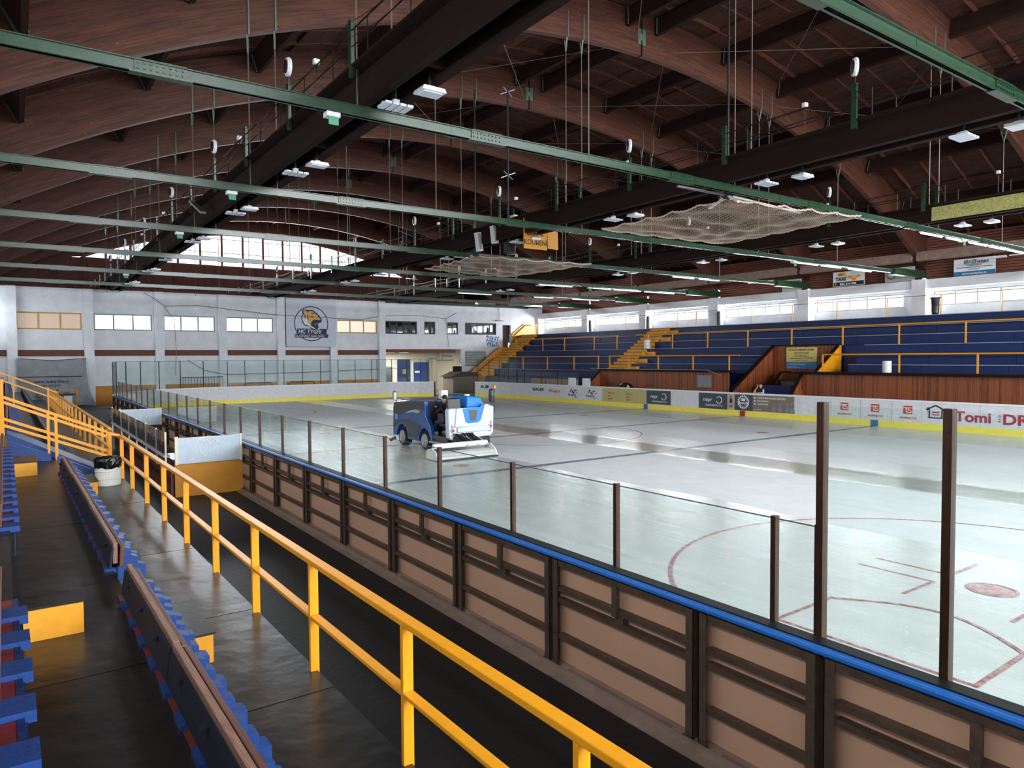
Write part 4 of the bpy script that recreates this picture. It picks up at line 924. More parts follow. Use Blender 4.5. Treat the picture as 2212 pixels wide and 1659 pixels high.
# a few seats folded down, grey slats
gs = thing('lowered_bench', 'lowered grey slatted seats on the lower walkway past the blue ramp', 'bench', (1.2, 24, 1.0), rot=KROT)
for i in range(5): MB().box(1.0+i*.085, 21.2, 1.04, 1.07+i*.085, 27.6, 1.065).build('seat_slat', mat('grey_slat', (112, 104, 100), .5, var=.2), gs)
for y in (21.5, 23, 24.5, 26, 27.3): MB().box(.95, y, .98, 1.45, y+.05, 1.04).build('bracket', M_BLUE, gs)

# yellow guard railing along the walkway
def guard(name, label, y0, ys, y1, x=2.15, zf=.7, top=1.7, mid=1.2):
    g = thing(name, label, 'railing', (x, y0, zf), 'yellow railings of the near stand', rot=KROT)
    MB().box(x-.045, y0, top-.045, x+.045, y1, top).build('top_rail', M_YEL, g, bevel=.006)
    MB().box(x-.04, y0, mid-.03, x+.04, y1, mid).build('mid_rail', M_YEL, g, bevel=.005)
    for y in ys:
        MB().box(x-.04, y, zf-.12, x+.04, y+.04, mid-.03).build('post', M_YEL, g, bevel=.005); MB().box(x-.04, y, mid, x+.04, y+.04, top-.045).build('post', M_YEL, g, bevel=.005)
    return g
guard('guard_railing', 'long yellow steel guard railing running from the bottom edge to the white bin', -1.2, [-1.1, .65, 2.43, 4.21, 5.99, 7.77, 9.56, 11.36, 13.18, 15.0, 16.9, 18.5], 18.6)
g2 = guard('guard_railing', 'far yellow guard railing with close posts beyond the blue ramp', 20.75, [20.78, 21.2]+[22.55+1.78*i for i in range(18)], 54.8)
# aisle hand railing with slanting bars
ah = thing('stair_railing', 'yellow slanting stair railing with double bars beside the blue ramp', 'railing', (-.1, 18.65, 1.6), rot=KROT)
Yh = 18.65
MB().box(-.16, Yh-.05, 1.55, -.04, Yh+.05, 3.06).build('corner_post', M_YEL, ah); MB().box(-.19, Yh-.08, 3.06, -.01, Yh+.08, 3.1).build('post_cap', M_WOODS, ah)
for (z0, z1) in ((2.67, 1.8), (2.56, 1.69), (2.2, 1.36), (2.06, 1.24)): MB().bar((-.05, Yh, z0), (1.86, Yh, z1), .035, .06, (0, 0, 1)).build('slant_bar', M_YEL, ah)
MB().box(.72, Yh-.02, 1.38, .77, Yh+.02, 2.3).build('post', M_YEL, ah); MB().box(.86, Yh-.02, 1.2, .92, Yh+.02, 2.24).build('post', M_YEL, ah)
MB().bar((1.86, Yh, 1.77), (2.13, Yh, 1.69), .035, .06).build('slant_bar', M_YEL, ah)
MB().bar((2.11, 18.65, 1.655), (2.11, 20.75, 1.655), .03, .05, (0, 0, 1)).build('link_bar', M_YEL, ah)
ub = thing('upper_stair_railing', 'thin yellow railing rising to the left behind the slanting stair railing', 'railing', (-.5, 24, 1.9), rot=KROT)
for (z0, z1) in ((3.3, 2.3), (3.05, 2.05)): MB().bar((-1.6, 30, z0+.4), (1.5, 30, z1), .03, .05).build('slant_bar', M_YEL, ub)
for x in (-.9, .2, 1.2): MB().box(x, 29.98, 1.3, x+.05, 30.02, 2.9-.35*x).build('post', M_YEL, ub)
# blue ramp flanks
rp = thing('blue_ramp', 'sloping blue painted boards flanking the second aisle of the near stand', 'ramp', (0, 18.3, .7), rot=KROT)
MB().prism([(-.2, 1.84), (.75, 1.42), (.78, 1.22), (-.2, 1.5)], 'Y', 18.25, 18.32).build('flank_board', M_BLUE, rp)
MB().prism([(.88, 1.36), (1.5, 1.02), (1.5, .78), (.88, .98)], 'Y', 18.2, 18.3).build('flank_board', M_BLUE, rp)
MB().prism([(-.2, 1.86), (.0, 1.86), (2.0, .74), (2.0, .705), (-.2, .705)], 'Y', 18.9, 20.4).build('ramp_deck', M_BLUE, rp)
MB().box(-.75, 17.9, 1.86, -.14, 18.3, 2.16).build('side_block', M_YELS, rp); MB().box(-.8, 17.9, 1.52, -.22, 18.2, 1.82).build('side_block', M_YELS, rp)
# bin with bag at the railing
def drum(name, lab, x, y, z, r, h, rot=0, bag=True, grp=None):
    t = thing(name, lab, 'bin', (x, y, z), grp, rot=rot)
    MB().lathe([(r*.94, 0), (r, .02), (r, h*.3), (r*1.03, h*.33), (r, h*.36), (r, h*.64), (r*1.03, h*.67), (r, h*.7), (r, h), (r*.96, h)], (x, y, z), 28).build('drum_body', M_WPLAS, t, smooth=False)
    if bag:
        random.seed(5); mb = MB(); n = 28; rows = [(r*1.04, h-.09), (r*1.07, h-.02), (r*1.09, h+.06), (r*1.02, h+.13), (r*.9, h+.1), (r*.75, h+.0)]
        for i, (a, b) in enumerate(rows):
            for k in range(n):
                j = 1+.05*random.uniform(-1, 1); mb.v.append((x+a*j*cos(2*pi*k/n), y+a*j*sin(2*pi*k/n), z+b+.018*random.uniform(-1, 1)))
        for i in range(len(rows)-1):
            for k in range(n): mb.face([i*n+k, i*n+(k+1)%n, (i+1)*n+(k+1)%n, (i+1)*n+k])
        mb.build('bin_bag', M_BAG, t)
    return t
drum('litter_bin', 'white drum bin with black bag standing against the yellow railing', 1.78, 17.75, .7, .25, .48, KROT)
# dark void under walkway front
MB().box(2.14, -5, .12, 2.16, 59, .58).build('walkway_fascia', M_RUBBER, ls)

# ================================================================== FAR STAND (right side of the hall)
rs = thing('far_stand', 'large spectator stand of dark blue steps with white edges across the rink', 'grandstand', (40, 20, 0))
SX = [43.3, 42.43, 41.56, 40.69, 39.82, 38.95, 38.08]; SZ = [5.75, 5.18, 4.62, 4.05, 3.48, 2.92, 2.38]
M_EDGE = mat('pale_step_edge', (150, 162, 186), .5)
NOTCH = (23.45, 27.95)
for i in range(7):
    x0 = SX[i]; x1 = SX[i-1] if i else 46.2; z = SZ[i]; zb = SZ[i+1] if i < 6 else 1.7
    segs = [(-10, 39.25), (41.35, 57.0)]
    if z < 4.1: segs = [(-10, 21.9), (NOTCH[1], 39.25), (41.35, 57.0)]
    for (a, b) in segs:
        MB().box(x0+.02, a, 0, x1+.02, b, z-.07).build('step_core', M_BLUED, rs)
        MB().box(x0-.03, a, z-.065, x1+.02, b, z-.02).build('step_tread', M_BLUED, rs)
        MB().box(x0-.045, a, z-.035, x0-.0, b, z).build('step_edge', M_EDGE, rs)
        n = max(1, int((b-a)/3.95)); L_ = (b-a)/n
        for k in range(n): MB().box(x0-.0, a+k*L_+.012, zb+.02, x0+.018, a+(k+1)*L_-.012, z-.07).build('riser_panel', M_BLUED, rs)
MB().box(43.35, -10, 5.7, 47.0, 60.9, 5.76).build('walkway', M_CONC, rs)
MB().box(37.0, -10, 0, 38.1, NOTCH[0], 1.7).build('front_base', M_BLUED, rs); MB().box(38.1, 21.9, 0, 41.5, 23.3, 2.4).build('aisle_floor', M_DARKWOOD, rs); MB().box(40.7, 21.9, 2.4, 41.6, 23.4, 4.0).build('aisle_back', M_BLUED, rs); MB().box(37.0, NOTCH[1], 0, 38.1, 57, 1.7).build('front_base', M_BLUED, rs)
# stair through the stand and stair at its far end
def stairs(name, lab, y0, y1, n, xa, za, xb, zb, blocks):
    t = thing(name, lab, 'stairs', (xa, y0, 0))
    for i in range(n):
        x = xa+(xb-xa)*i/n; z = za+(zb-za)*(i+1)/n
        MB().box(x, y0, 0, xb+.3, y1, z-.0).build('step', M_YELS, t) if False else (MB().box(x, y0, z-(zb-za)/n-.02, x+(xb-xa)/n+.02, y1, z-.03).build('step', M_YELS, t), MB().box(x-.04, y0, z-.03, x+(xb-xa)/n+.02, y1, z).build('step_tread', mat('brown_stair_tread', (120, 80, 40), .6), t))
    MB().prism([(xa, .0), (xb+.2, .0), (xb+.2, zb-.3), (xa, za-.02)], 'Y', y0+.02, y1-.02).build('stair_core', M_YELS, t)
    for (x, y, z) in blocks: MB().box(x, y-.9, z, x+.45, y, z+.3).build('side_step', M_YELS, t)
    return t
stairs('middle_stairs', 'yellow stair flight climbing through the blue far stand', 39.3, 41.3, 15, 37.9, 2.1, 43.5, 5.76, [(38.6, 39.3, 2.38), (39.5, 39.3, 2.95), (40.4, 39.3, 3.5), (42.1, 39.3, 4.65), (43.0, 39.3, 5.2)])
stairs('end_stairs', 'yellow stair flight at the far end of the blue stand by the white wall', 57.05, 59.4, 16, 37.2, 1.6, 43.4, 5.76, [])
# yellow railings of the far stand
def fguard(name, lab, x, z, h, ys, a, b, sect=.07):
    g = thing(name, lab, 'railing', (x, a, z), 'yellow railings of the far stand')
    MB().tube([(x, a, z+h), (x, b, z+h)], sect*.62, 8).build('top_rail', M_YEL, g)
    for y in ys: MB().box(x-sect/2, y-sect/2, z, x+sect/2, y+sect/2, z+h-.03).build('post', M_YEL, g)
up = [14.0+2.75*i for i in range(9)]
fguard('stand_railing', 'upper yellow railing of the far stand right of the middle stairs', 40.62, 4.05, 1.12, [8.5, 11.2, 16.5, 19.9, 23.2, 26.6, 29.9, 33.3, 36.6, 39.1], 2, 40.4)
fguard('stand_railing', 'upper yellow railing of the far stand left of the middle stairs', 40.62, 4.05, 1.12, [42.6, 45.4, 49.4, 52.6, 56.9], 42.5, 57.0)
fguard('stand_railing', 'lower yellow railing of the far stand right of the brown recess', 38.02, 2.38, 1.1, [6.5, 10.2, 14.9, 18.6, 22.9], 2, 22.9)
fguard('stand_railing', 'lower yellow railing of the far stand between the recess and the middle stairs', 38.02, 2.38, 1.1, [29.4, 32.4, 35.6, 38.6, 40.7], 28.6, 40.8)
fguard('stand_railing', 'lower yellow railing of the far stand left of the middle stairs', 38.02, 2.38, 1.1, [42.0, 45.0, 48.6, 52.2], 41.9, 56.8)
wrail = thing('walkway_railing', 'thin yellow railing along the top walkway under the strip windows', 'railing', (43.4, 10, 5.76), 'yellow railings of the far stand')
MB().tube([(43.42, 0, 6.88), (43.42, 57.4, 6.88)], .022, 6).build('top_rail', mat('ochre_rail', (176, 130, 60), .5), wrail)
for y in (11, 15.9, 18.95, 22.0, 25.2, 28.4, 31.6, 36.7, 38.6, 44.4, 48.4, 52.6, 57.3): MB().tube([(43.42, y, 5.76), (43.42, y, 6.88)], .035, 6).build('post', M_YEL, wrail)
# wooden team bench fronts with plank cladding
def plankwall(root, p, q, zb, ztf, nm='wall_plank', w=.19):
    """vertical planks from p to q (x,y), top height given by ztf(t)"""
    L_ = math.hypot(q[0]-p[0], q[1]-p[1]); n = max(1, int(round(L_/w)))
    for i in range(n):
        t0, t1 = i/n, (i+1)/n; a = Vector((p[0]+(q[0]-p[0])*t0, p[1]+(q[1]-p[1])*t0, 0)); b = Vector((p[0]+(q[0]-p[0])*t1, p[1]+(q[1]-p[1])*t1, 0))
        d = (b-a).normalized(); nx = Vector((-d.y, d.x, 0))*.012; b = b-d*.008; za, zbb = ztf(t0), ztf(t1); mb = MB()
        for s in (-1, 1): mb.v += [tuple(a+nx*s+Vector((0,0,zb))), tuple(b+nx*s+Vector((0,0,zb))), tuple(b+nx*s+Vector((0,0,zbb))), tuple(a+nx*s+Vector((0,0,za)))]
        for f in ((0,1,2,3), (7,6,5,4), (0,4,5,1), (1,5,6,2), (2,6,7,3), (3,7,4,0)): mb.face(list(f))
        mb.build(nm, M_MATCH, root)
wa = thing('bench_wall', 'brown plank clad bench front left of the recess with grey notice', 'wooden wall', (36.5, 28.2, 0), 'plank clad bench fronts')
plankwall(wa, (36.5, 28.2), (36.5, 40.1), 0, lambda t: 2.42, w=.24)
plankwall(wa, (36.5, 40.15), (35.1, 40.15), 0, lambda t: 2.36-1.15*t)
MB().box(36.3, 28.0, 2.42, 38.1, 40.3, 2.5).build('roof_ledge', M_DARKWOOD, wa); MB().bar((36.55, 40.15, 2.4), (35.0, 40.15, 1.17), .1, .08).build('sloping_cap', M_DARKWOOD, wa)
MB().tube([(36.28, 29.8, 2.54), (36.28, 40.9, 2.54)], .03, 6).tube([(36.28, 29.8, 2.54), (36.2, 28.6, 2.25)], .03, 6).build('ledge_edge', M_ALU, wa)
nt_ = MB().box(36.46, 29.6, 1.42, 36.485, 30.75, 2.2); nt_.build('notice', mat('grey_notice', (140, 144, 150), .6, var=.25, vscale=6), wa)
wb_ = thing('recess_cheek', 'brown plank clad sloping wall on the left side of the recess', 'wooden wall', (36.5, 28, 0), 'plank clad bench fronts')
plankwall(wb_, (36.4, 27.88), (40.5, 27.88), 0, lambda t: 1.36+2.7*t, w=.24)
MB().bar((36.3, 27.86, 1.33), (40.55, 27.86, 4.1), .24, .1).build('sloping_cap', M_DARKWOOD, wb_)
plankwall(wb_, (38.4, 26.6), (40.5, 26.6), 0, lambda t: min(2.35, 1.4+2.0*t), w=.24)
MB().bar((38.3, 26.58, 1.4), (39.5, 26.58, 2.4), .14, .08).bar((39.5, 26.58, 2.4), (40.5, 26.58, 2.4), .14, .08).build('inner_cap', M_DARKWOOD, wb_)
wd_ = thing('recess_back_wall', 'brown plank back wall of the recess behind the seated person', 'wooden wall', (40.5, 25.7, 0), 'plank clad bench fronts')
plankwall(wd_, (40.5, 23.4), (40.5, 27.95), 0, lambda t: 4.05, w=.24); MB().box(40.4, 23.3, 4.05, 40.7, 28.0, 4.12).build('top_cap', M_DARKWOOD, wd_)
wc_ = thing('bench_wall', 'long brown plank clad bench front right of the recess', 'wooden wall', (36.5, 10, 0), 'plank clad bench fronts')
plankwall(wc_, (36.5, 23.2), (36.5, 5.0), 0, lambda t: 2.4, w=.24)
MB().box(36.2, -2, 2.4, 38.1, 23.9, 2.5).build('roof_ledge', M_DARKWOOD, wc_)
plankwall(wc_, (35.6, 23.25), (36.5, 23.25), 0, lambda t: 1.3+1.1*t); MB().bar((35.5, 23.25, 1.3), (36.5, 23.25, 2.42), .2, .08).build('sloping_cap', M_DARKWOOD, wc_)
yc = thing('recess_cheek', 'bright yellow sloping wall on the right side of the recess', 'wall', (39, 23.35, 2.4))
MB().prism([(36.7, .1), (40.5, .1), (40.5, 4.0), (38.1, 2.5), (36.7, 1.5)], 'Y', 23.3, 23.4).build('cheek_panel', M_YEL, yc)
MB().bar((36.6, 23.38, 1.55), (40.55, 23.38, 4.1), .16, .1).build('sloping_cap', M_DARKWOOD, yc); MB().box(40.42, 23.2, 2.4, 40.5, 23.3, 4.05).build('end_post', M_YEL, yc)
# TV studio banner in the recess
bn = thing('recess_banner', 'yellow and blue television studio banner on the recess back wall', 'banner', (40.45, 25.7, 2.6))
MB().box(40.44, 24.75, 3.05, 40.47, 26.85, 3.95).build('upper_part', mat('pale_yellow_banner', (222, 204, 120), .6), bn); MB().box(40.44, 24.75, 2.6, 40.47, 26.85, 3.05).build('lower_part', mat('sky_blue_banner', (70, 140, 190), .6), bn)
def bt(s, y, z, sz, mt, par, x, sx=1, off=0, shear=0, al='LEFT'): return text(s, sz, (x, y, z), (0, -1, 0), (0, 0, 1), mt, par, sx=sx, off=off, shear=shear, align=al)
bt('FOCUS televizní studio', 26.7, 3.76, .15, M_LETD, bn, 40.43, 1.25, .003)
for s, z, sz in (('výroba reklamních spotů', 3.62, .09), ('a dokumentárních pořadů', 3.52, .09), ('tv.focus@tv-focus.cz', 3.38, .11), ('www.tv-focus.cz 777 123 001', 3.24, .12), ('regionální zpravodajství', 3.12, .08)): bt(s, 25.8, z, sz, M_LETBR if sz < .1 else M_LETD, bn, 40.43, 1.1, al='CENTER')
bt('sportovní magazín', 26.6, 2.86, .13, M_LETW, bn, 40.43, 1.2); bt('www.tv-focus.cz', 26.7, 2.68, .11, M_LETW, bn, 40.43, 1.1)
# recess furniture and the seated person
bb = thing('blue_bench', 'dark blue padded bench in the recess behind the seated person', 'bench', (38.2, 26.2, 0))
MB().box(38.0, 24.9, .2, 38.3, 27.3, 1.62).build('backrest', mat('royal_blue_pad', (24, 50, 120), .5), bb); MB().box(37.4, 24.9, .2, 38.0, 27.3, .75).build('seat', MATS['royal_blue_pad'], bb)
cbn = thing('grey_cabinet', 'low grey cabinet with dark top in the recess beside the blue bench', 'cabinet', (39.3, 24.9, 0))
MB().box(39.2, 23.6, 0, 39.8, 26.4, 1.85).build('cabinet_body', mat('grey_cab', (110, 104, 100), .6), cbn); MB().box(39.1, 23.5, 1.85, 39.9, 26.5, 1.95).build('cabinet_top', M_BLACK, cbn)
tbl = thing('scorer_table', 'scorer table behind the far boards in front of the seated person', 'table', (35.3, 25.4, 0))
MB().box(35.1, 24.4, 1.2, 35.6, 26.5, 1.25).build('table_top', M_WPLAS, tbl)
for y in (24.5, 26.4): MB().box(35.15, y-.03, .02, 35.2, y+.03, 1.2).build('leg', M_STEEL, tbl)
pc = thing('person', 'bald person in a dark T-shirt leaning the head on one hand at the scorer table', 'person', (36.0, 25.55, 0))
px, py = 36.0, 25.55
skin('torso', [((px+.1, py, .95), .17), ((px+.05, py, 1.15), .19), ((px, py, 1.36), .19), ((px-.02, py, 1.48), .09), ((px-.03, py, 1.54), .06),
     ((px, py+.2, 1.42), .085), ((px-.12, py+.27, 1.3), .06), ((px, py-.2, 1.42), .085), ((px-.1, py-.26, 1.28), .06)], [(0,1),(1,2),(2,3),(3,4),(2,5),(5,6),(2,7),(7,8)], M_CLOTH, pc, BASE[pc.name])
skin('legs', [((px+.1, py, .9), .15), ((px-.05, py+.13, .86), .1), ((px-.35, py+.15, .82), .075), ((px-.38, py+.15, .4), .05), ((px-.4, py+.15, .1), .045), ((px-.05, py-.13, .86), .1), ((px-.35, py-.15, .82), .075), ((px-.38, py-.15, .4), .05), ((px-.4, py-.15, .1), .045)], [(0,1),(1,2),(2,3),(3,4),(0,5),(5,6),(6,7),(7,8)], M_JEANS, pc, BASE[pc.name])
for (e0, e1, e2) in ((((px-.12, py+.27, 1.3), .052), ((px-.38, py+.26, 1.27), .042), ((px-.13, py+.14, 1.63), .03)), (((px-.1, py-.26, 1.28), .052), ((px-.3, py-.24, 1.27), .042), ((px-.42, py-.02, 1.27), .03))):
    skin('forearm', [e0, e1, e2, ((e2[0][0]+.01, e2[0][1]-.01, e2[0][2]+.05 if e2[0][2] > 1.5 else e2[0][2]), .035)], [(0,1),(1,2),(2,3)], M_SKIN, pc, BASE[pc.name])
    hx, hy_, hz = e2[0]; upd = 1 if hz > 1.5 else 0
    for k in range(4):
        o = -.027+.018*k; b = (hx, hy_+o, hz+.07*upd); c = (hx-.045*(1-upd), hy_+o, hz+(.115+.008*(k in (1, 2)))*upd+.0)
        MB().tube([b, ((b[0]+c[0])/2-.006, b[1], (b[2]+c[2])/2), c], [.010, .009, .007], 6).build('finger', M_SKIN, pc)
    MB().tube([(hx, hy_+.03, hz+.03*upd), (hx-.02, hy_+.055, hz+.06*upd), (hx-.03, hy_+.05, hz+.08*upd)], [.012, .011, .008], 6).build('thumb', M_SKIN, pc)
skin('head', [((px-.03, py, 1.5), .05), ((px-.04, py+.01, 1.6), (.07, .08)), ((px-.04, py+.02, 1.69), (.088, .1)), ((px-.035, py+.02, 1.76), (.07, .08)), ((px-.15, py+.02, 1.665), .018)], [(0,1),(1,2),(2,3),(2,4)], M_SKIN, pc, BASE[pc.name])
for s in (-1, 1): ell((px-.125, py+.02+s*.035, 1.695), (.008, .014, .009)).build('eye', M_HAIR, pc); ell((px-.03, py+.02+s*.1, 1.68), (.02, .012, .03)).build('ear', M_SKIN, pc)
ell((px-.122, py+.02, 1.62), (.008, .026, .006)).build('mouth', M_LETR, pc)
btl = thing('water_bottle', 'clear plastic bottle with blue cap beside the seated person', 'bottle', (35.35, 24.95, 1.25))
MB().lathe([(.04, 0), (.045, .02), (.045, .2), (.015, .27), (.015, .29)], (35.35, 24.95, 1.25), 12).build('bottle_body', mat('pale_bottle', (180, 214, 228), .1), btl); MB().lathe([(.018, .29), (.018, .32)], (35.35, 24.95, 1.25), 10).build('cap', M_LETB, btl)
hb = thing('kit_bag', 'black sports bag lying on the far boards below the planks', 'bag', (35.0, 35.7, 1.0))
MB().prism([(35.9, 1.0), (36.5, 1.0), (36.25, 1.5), (35.95, 1.62), (35.6, 1.5), (35.3, 1.1)], 'X', 34.8, 35.4).build('bag_body', M_BAG, hb, bevel=.06); MB().tube([(34.79, 35.5, 1.3), (34.78, 35.4, 1.45), (34.79, 35.3, 1.3)], .04, 6).build('white_strap', M_WPLAS, hb)
MB().box(34.7, 35.2, .02, 35.5, 36.6, 1.0).build('bag_stand', M_DARKWOOD, hb)
drum('litter_bin', 'white drum bin on the far stand beside the middle stairs', 40.3, 38.9, 4.05, .25, .68, bag=False, grp='bins on the far stand')
drum('litter_bin', 'white drum bin on the lowest step of the far stand', 37.85, 19.15, 2.5, .22, .62, bag=False, grp='bins on the far stand')
bgw = thing('hanging_bin_bag', 'black bin bag in a wire ring on the top walkway before the window', 'bin', (44.2, 20.5, 5.76))
MB().lathe([(.12, .02), (.2, .1), (.22, .5), (.27, .95), (.31, 1.0), (.28, .98)], (44.2, 19.6, 5.76), 18).build('bag', M_BAG, bgw); MB().tube([(44.2+.3*cos(t*pi/8), 19.6+.3*sin(t*pi/8), 6.78) for t in range(16)], .015, 4, True).build('ring', M_STEEL, bgw)
for i, (y, z) in enumerate(((52.0, 5.77), (44.3, 5.77), (36.6, 5.77))):
    h = thing('rolled_hose', 'dark rolled mat standing in the wall bay at the far stand, %s from the left' % ORD[i], 'mat', (46.3, y, z), 'rolled mats along the window wall')
    MB().lathe([(.14, 0), (.15, .1), (.16, 1.1), (.1, 1.25)], (46.0, y, z), 14).build('roll', mat('dark_grey_roll', (70, 70, 78), .7, var=.3), h); MB().tube([(46.0+.162*cos(t*pi/6), y+.162*sin(t*pi/6), z+.7) for t in range(12)], .012, 4, True).build('strap', M_BLACK, h)

# sponsor banners above the strip windows
def banner(lab, y0, y1, z0, z1, col, x=46.25):
    t = thing('sponsor_banner', lab, 'banner', (x, (y0+y1)/2, z0), 'banners above the window wall')
    MB().box(x, y1, z0, x+.03, y0, z1).build('banner_sheet', mat('b_%d_%d_%d' % col, col, .6), t); return t
b1 = banner('white and blue building firm banner at the right frame edge above the windows', 19.5, 17.3, 8.12, 9.1, (226, 232, 236)); MB().box(46.235, 17.3, 8.12, 46.25, 19.5, 8.36).build('blue_band', M_LETB, b1)
bt('EU STAVBY', 18.95, 8.82, .27, M_LETD, b1, 46.22, 1, .006, .2); bt('s.r.o.', 17.95, 8.78, .16, M_LETB, b1, 46.22, 1, 0, .2); MB().box(46.22, 17.9, 8.76, 46.23, 18.95, 8.78).build('underline', M_LETB, b1)
for s, z, sz in (('STAVEBNÍ ČINNOST', 8.66, .09), ('MONTÁŽE SÁDROKARTONOVÝCH KONSTRUKCÍ', 8.55, .085), ('Tel: 725 988 777', 8.43, .1)): bt(s, 18.4, z, sz, M_LETD, b1, 46.22, 1, al='CENTER')
bt('www.eustavby.cz', 18.4, 8.17, .17, M_LETW, b1, 46.22, 1.1, .003, al='CENTER')
b2 = banner('taxi banner with yellow figure and phone number above the windows', 27.15, 24.95, 8.14, 9.12, (230, 232, 230)); MB().box(46.235, 25.0, 8.17, 46.25, 27.1, 8.42).build('black_band', M_BLACK, b2)
bt('TAXI', 26.95, 8.5, .34, M_LETD, b2, 46.22, .95, .012); MB().box(46.22, 26.25, 8.84, 46.23, 26.8, 9.04).build('yellow_tag', M_YEL, b2); bt('KLID', 26.75, 8.87, .15, M_LETD, b2, 46.21)
bt('800 414 006', 26.65, 8.21, .2, M_LETW, b2, 46.22, 1.15, .005)
MB().tube([(46.22, 26.05-.1*i, 8.62+.14*sin(i*1.1)) for i in range(9)], .07, 6).build('yellow_figure', M_YEL, b2); MB().lathe([(.11, -.01), (.11, .01)], (46.22, 25.5, 8.8), 14, 'X').build('white_head', M_WPLAS, b2); MB().lathe([(.07, -.01), (.07, .01)], (46.22, 26.95, 8.29), 10, 'X').build('phone_mark', M_YEL, b2)
b3 = banner('grey banner with black ring logo above the windows', 23.6, 21.75, 8.12, 9.0, (188, 190, 190))
bt('nepr', 23.1, 8.6, .2, M_BLACK, b3, 46.22, 1.15, .006); MB().tube([(46.22, 22.42+.12*cos(t*pi/9), 8.66+.12*sin(t*pi/9)) for t in range(18)], .02, 5, True).build('ring_logo', M_BLACK, b3)
MB().tube([(46.235, 23.2+.25*cos(t*pi/9), 8.56+.25*sin(t*pi/9)) for t in range(18)], .06, 5, True).build('pale_ring', M_LETG, b3); MB().box(46.22, 21.85, 8.64, 46.23, 22.2, 8.67).build('line', M_BLACK, b3)
b4 = banner('grey banner with orange square left of the taxi banner', 31.1, 29.55, 8.1, 8.95, (200, 202, 200))
MB().box(46.22, 30.6, 8.35, 46.235, 31.0, 8.85).build('orange_square', M_YELS, b4); bt('UNIPROCON', 30.5, 8.74, .15, M_LETD, b4, 46.22, 1, .004); bt('s.r.o.', 29.9, 8.58, .13, M_LETD, b4, 46.22)
# battens with fluorescent fittings at the eaves
for i, (y0, y1) in enumerate(((17.9, 16.45), (25.5, 24.1), (33.4, 32.0), (41.3, 39.95))):
    t = thing('eave_light', 'white fluorescent fitting on the eave beam, %s from the right' % ORD[i], 'lamp', (45.4, y1, 8.95), 'fluorescent fittings on the eave beams')
    MB().prism([(45.28, 8.86), (45.5, 8.84), (45.46, 8.95), (45.32, 8.97)], 'Y', y1, y0).build('fitting', M_LAMPW, t); MB().box(45.34, y1-.75, 8.9, 45.42, y1-.15, 8.96).build('ballast_box', M_LAMPW, t); MB().bar((45.4, (y0+y1)/2, 8.95), (45.6, (y0+y1)/2, 9.25), .03, .03).build('bracket', M_STEEL, t)
# tube lights below the ties
for (Y, segs) in ((13.6, ((29.3, 31.2), (31.5, 33.2), (33.6, 35.4), (35.6, 37.4), (37.6, 40))), (21.5, ((33.2, 35.2), (35.4, 37.4), (38.1, 40.6))), (29.4, ((32.6, 34.6), (35.0, 37.0))), (37.3, ((28.5, 31.4), (33.2, 35.0), (35.2, 38.0), (38.3, 41.6))), (45.2, ((27, 30), (34, 36), (38, 41)))):
    for i, (xa, xb) in enumerate(segs):
        k_ = AY.index(Y)-3
        t = thing('tube_light', 'bright fluorescent tube under the %s tie beam, %s from its left end' % (ORD[k_], ORD[i]), 'lamp', (xa, Y, 8.2), 'fluorescent tubes under the tie beams')
        MB().box(xa, Y-.05, 8.255, xb, Y+.05, 8.295).build('fitting', M_LAMPW, t); MB().tube([(xa+.05, Y, 8.23), (xb-.05, Y, 8.23)], .022, 6).build('tube', M_TUBE, t)
# exit signs
for (x, Y) in ((5.25, 13.6), (5.25, 21.5), (5.25, 29.4), (5.25, 45.2), (32.9, 13.6), (32.9, 21.5), (32.9, 37.3)):
    k_ = AY.index(Y)-3
    t = thing('exit_lamp', 'small white emergency lamp under the %s tie beam at the %s girder' % (ORD[k_], 'left' if x < 10 else 'right'), 'lamp', (x, Y, 8.1), 'emergency lamps under the tie beams')
    MB().box(x-.14, Y-.14, 8.2, x+.14, Y+.08, 8.295).build('lamp_case', M_LAMPW, t, bevel=.01); MB().box(x-.1, Y-.13, 8.04, x+.1, Y-.11, 8.2).build('sign_plate', mat('green_sign', (70, 150, 110), .5), t)
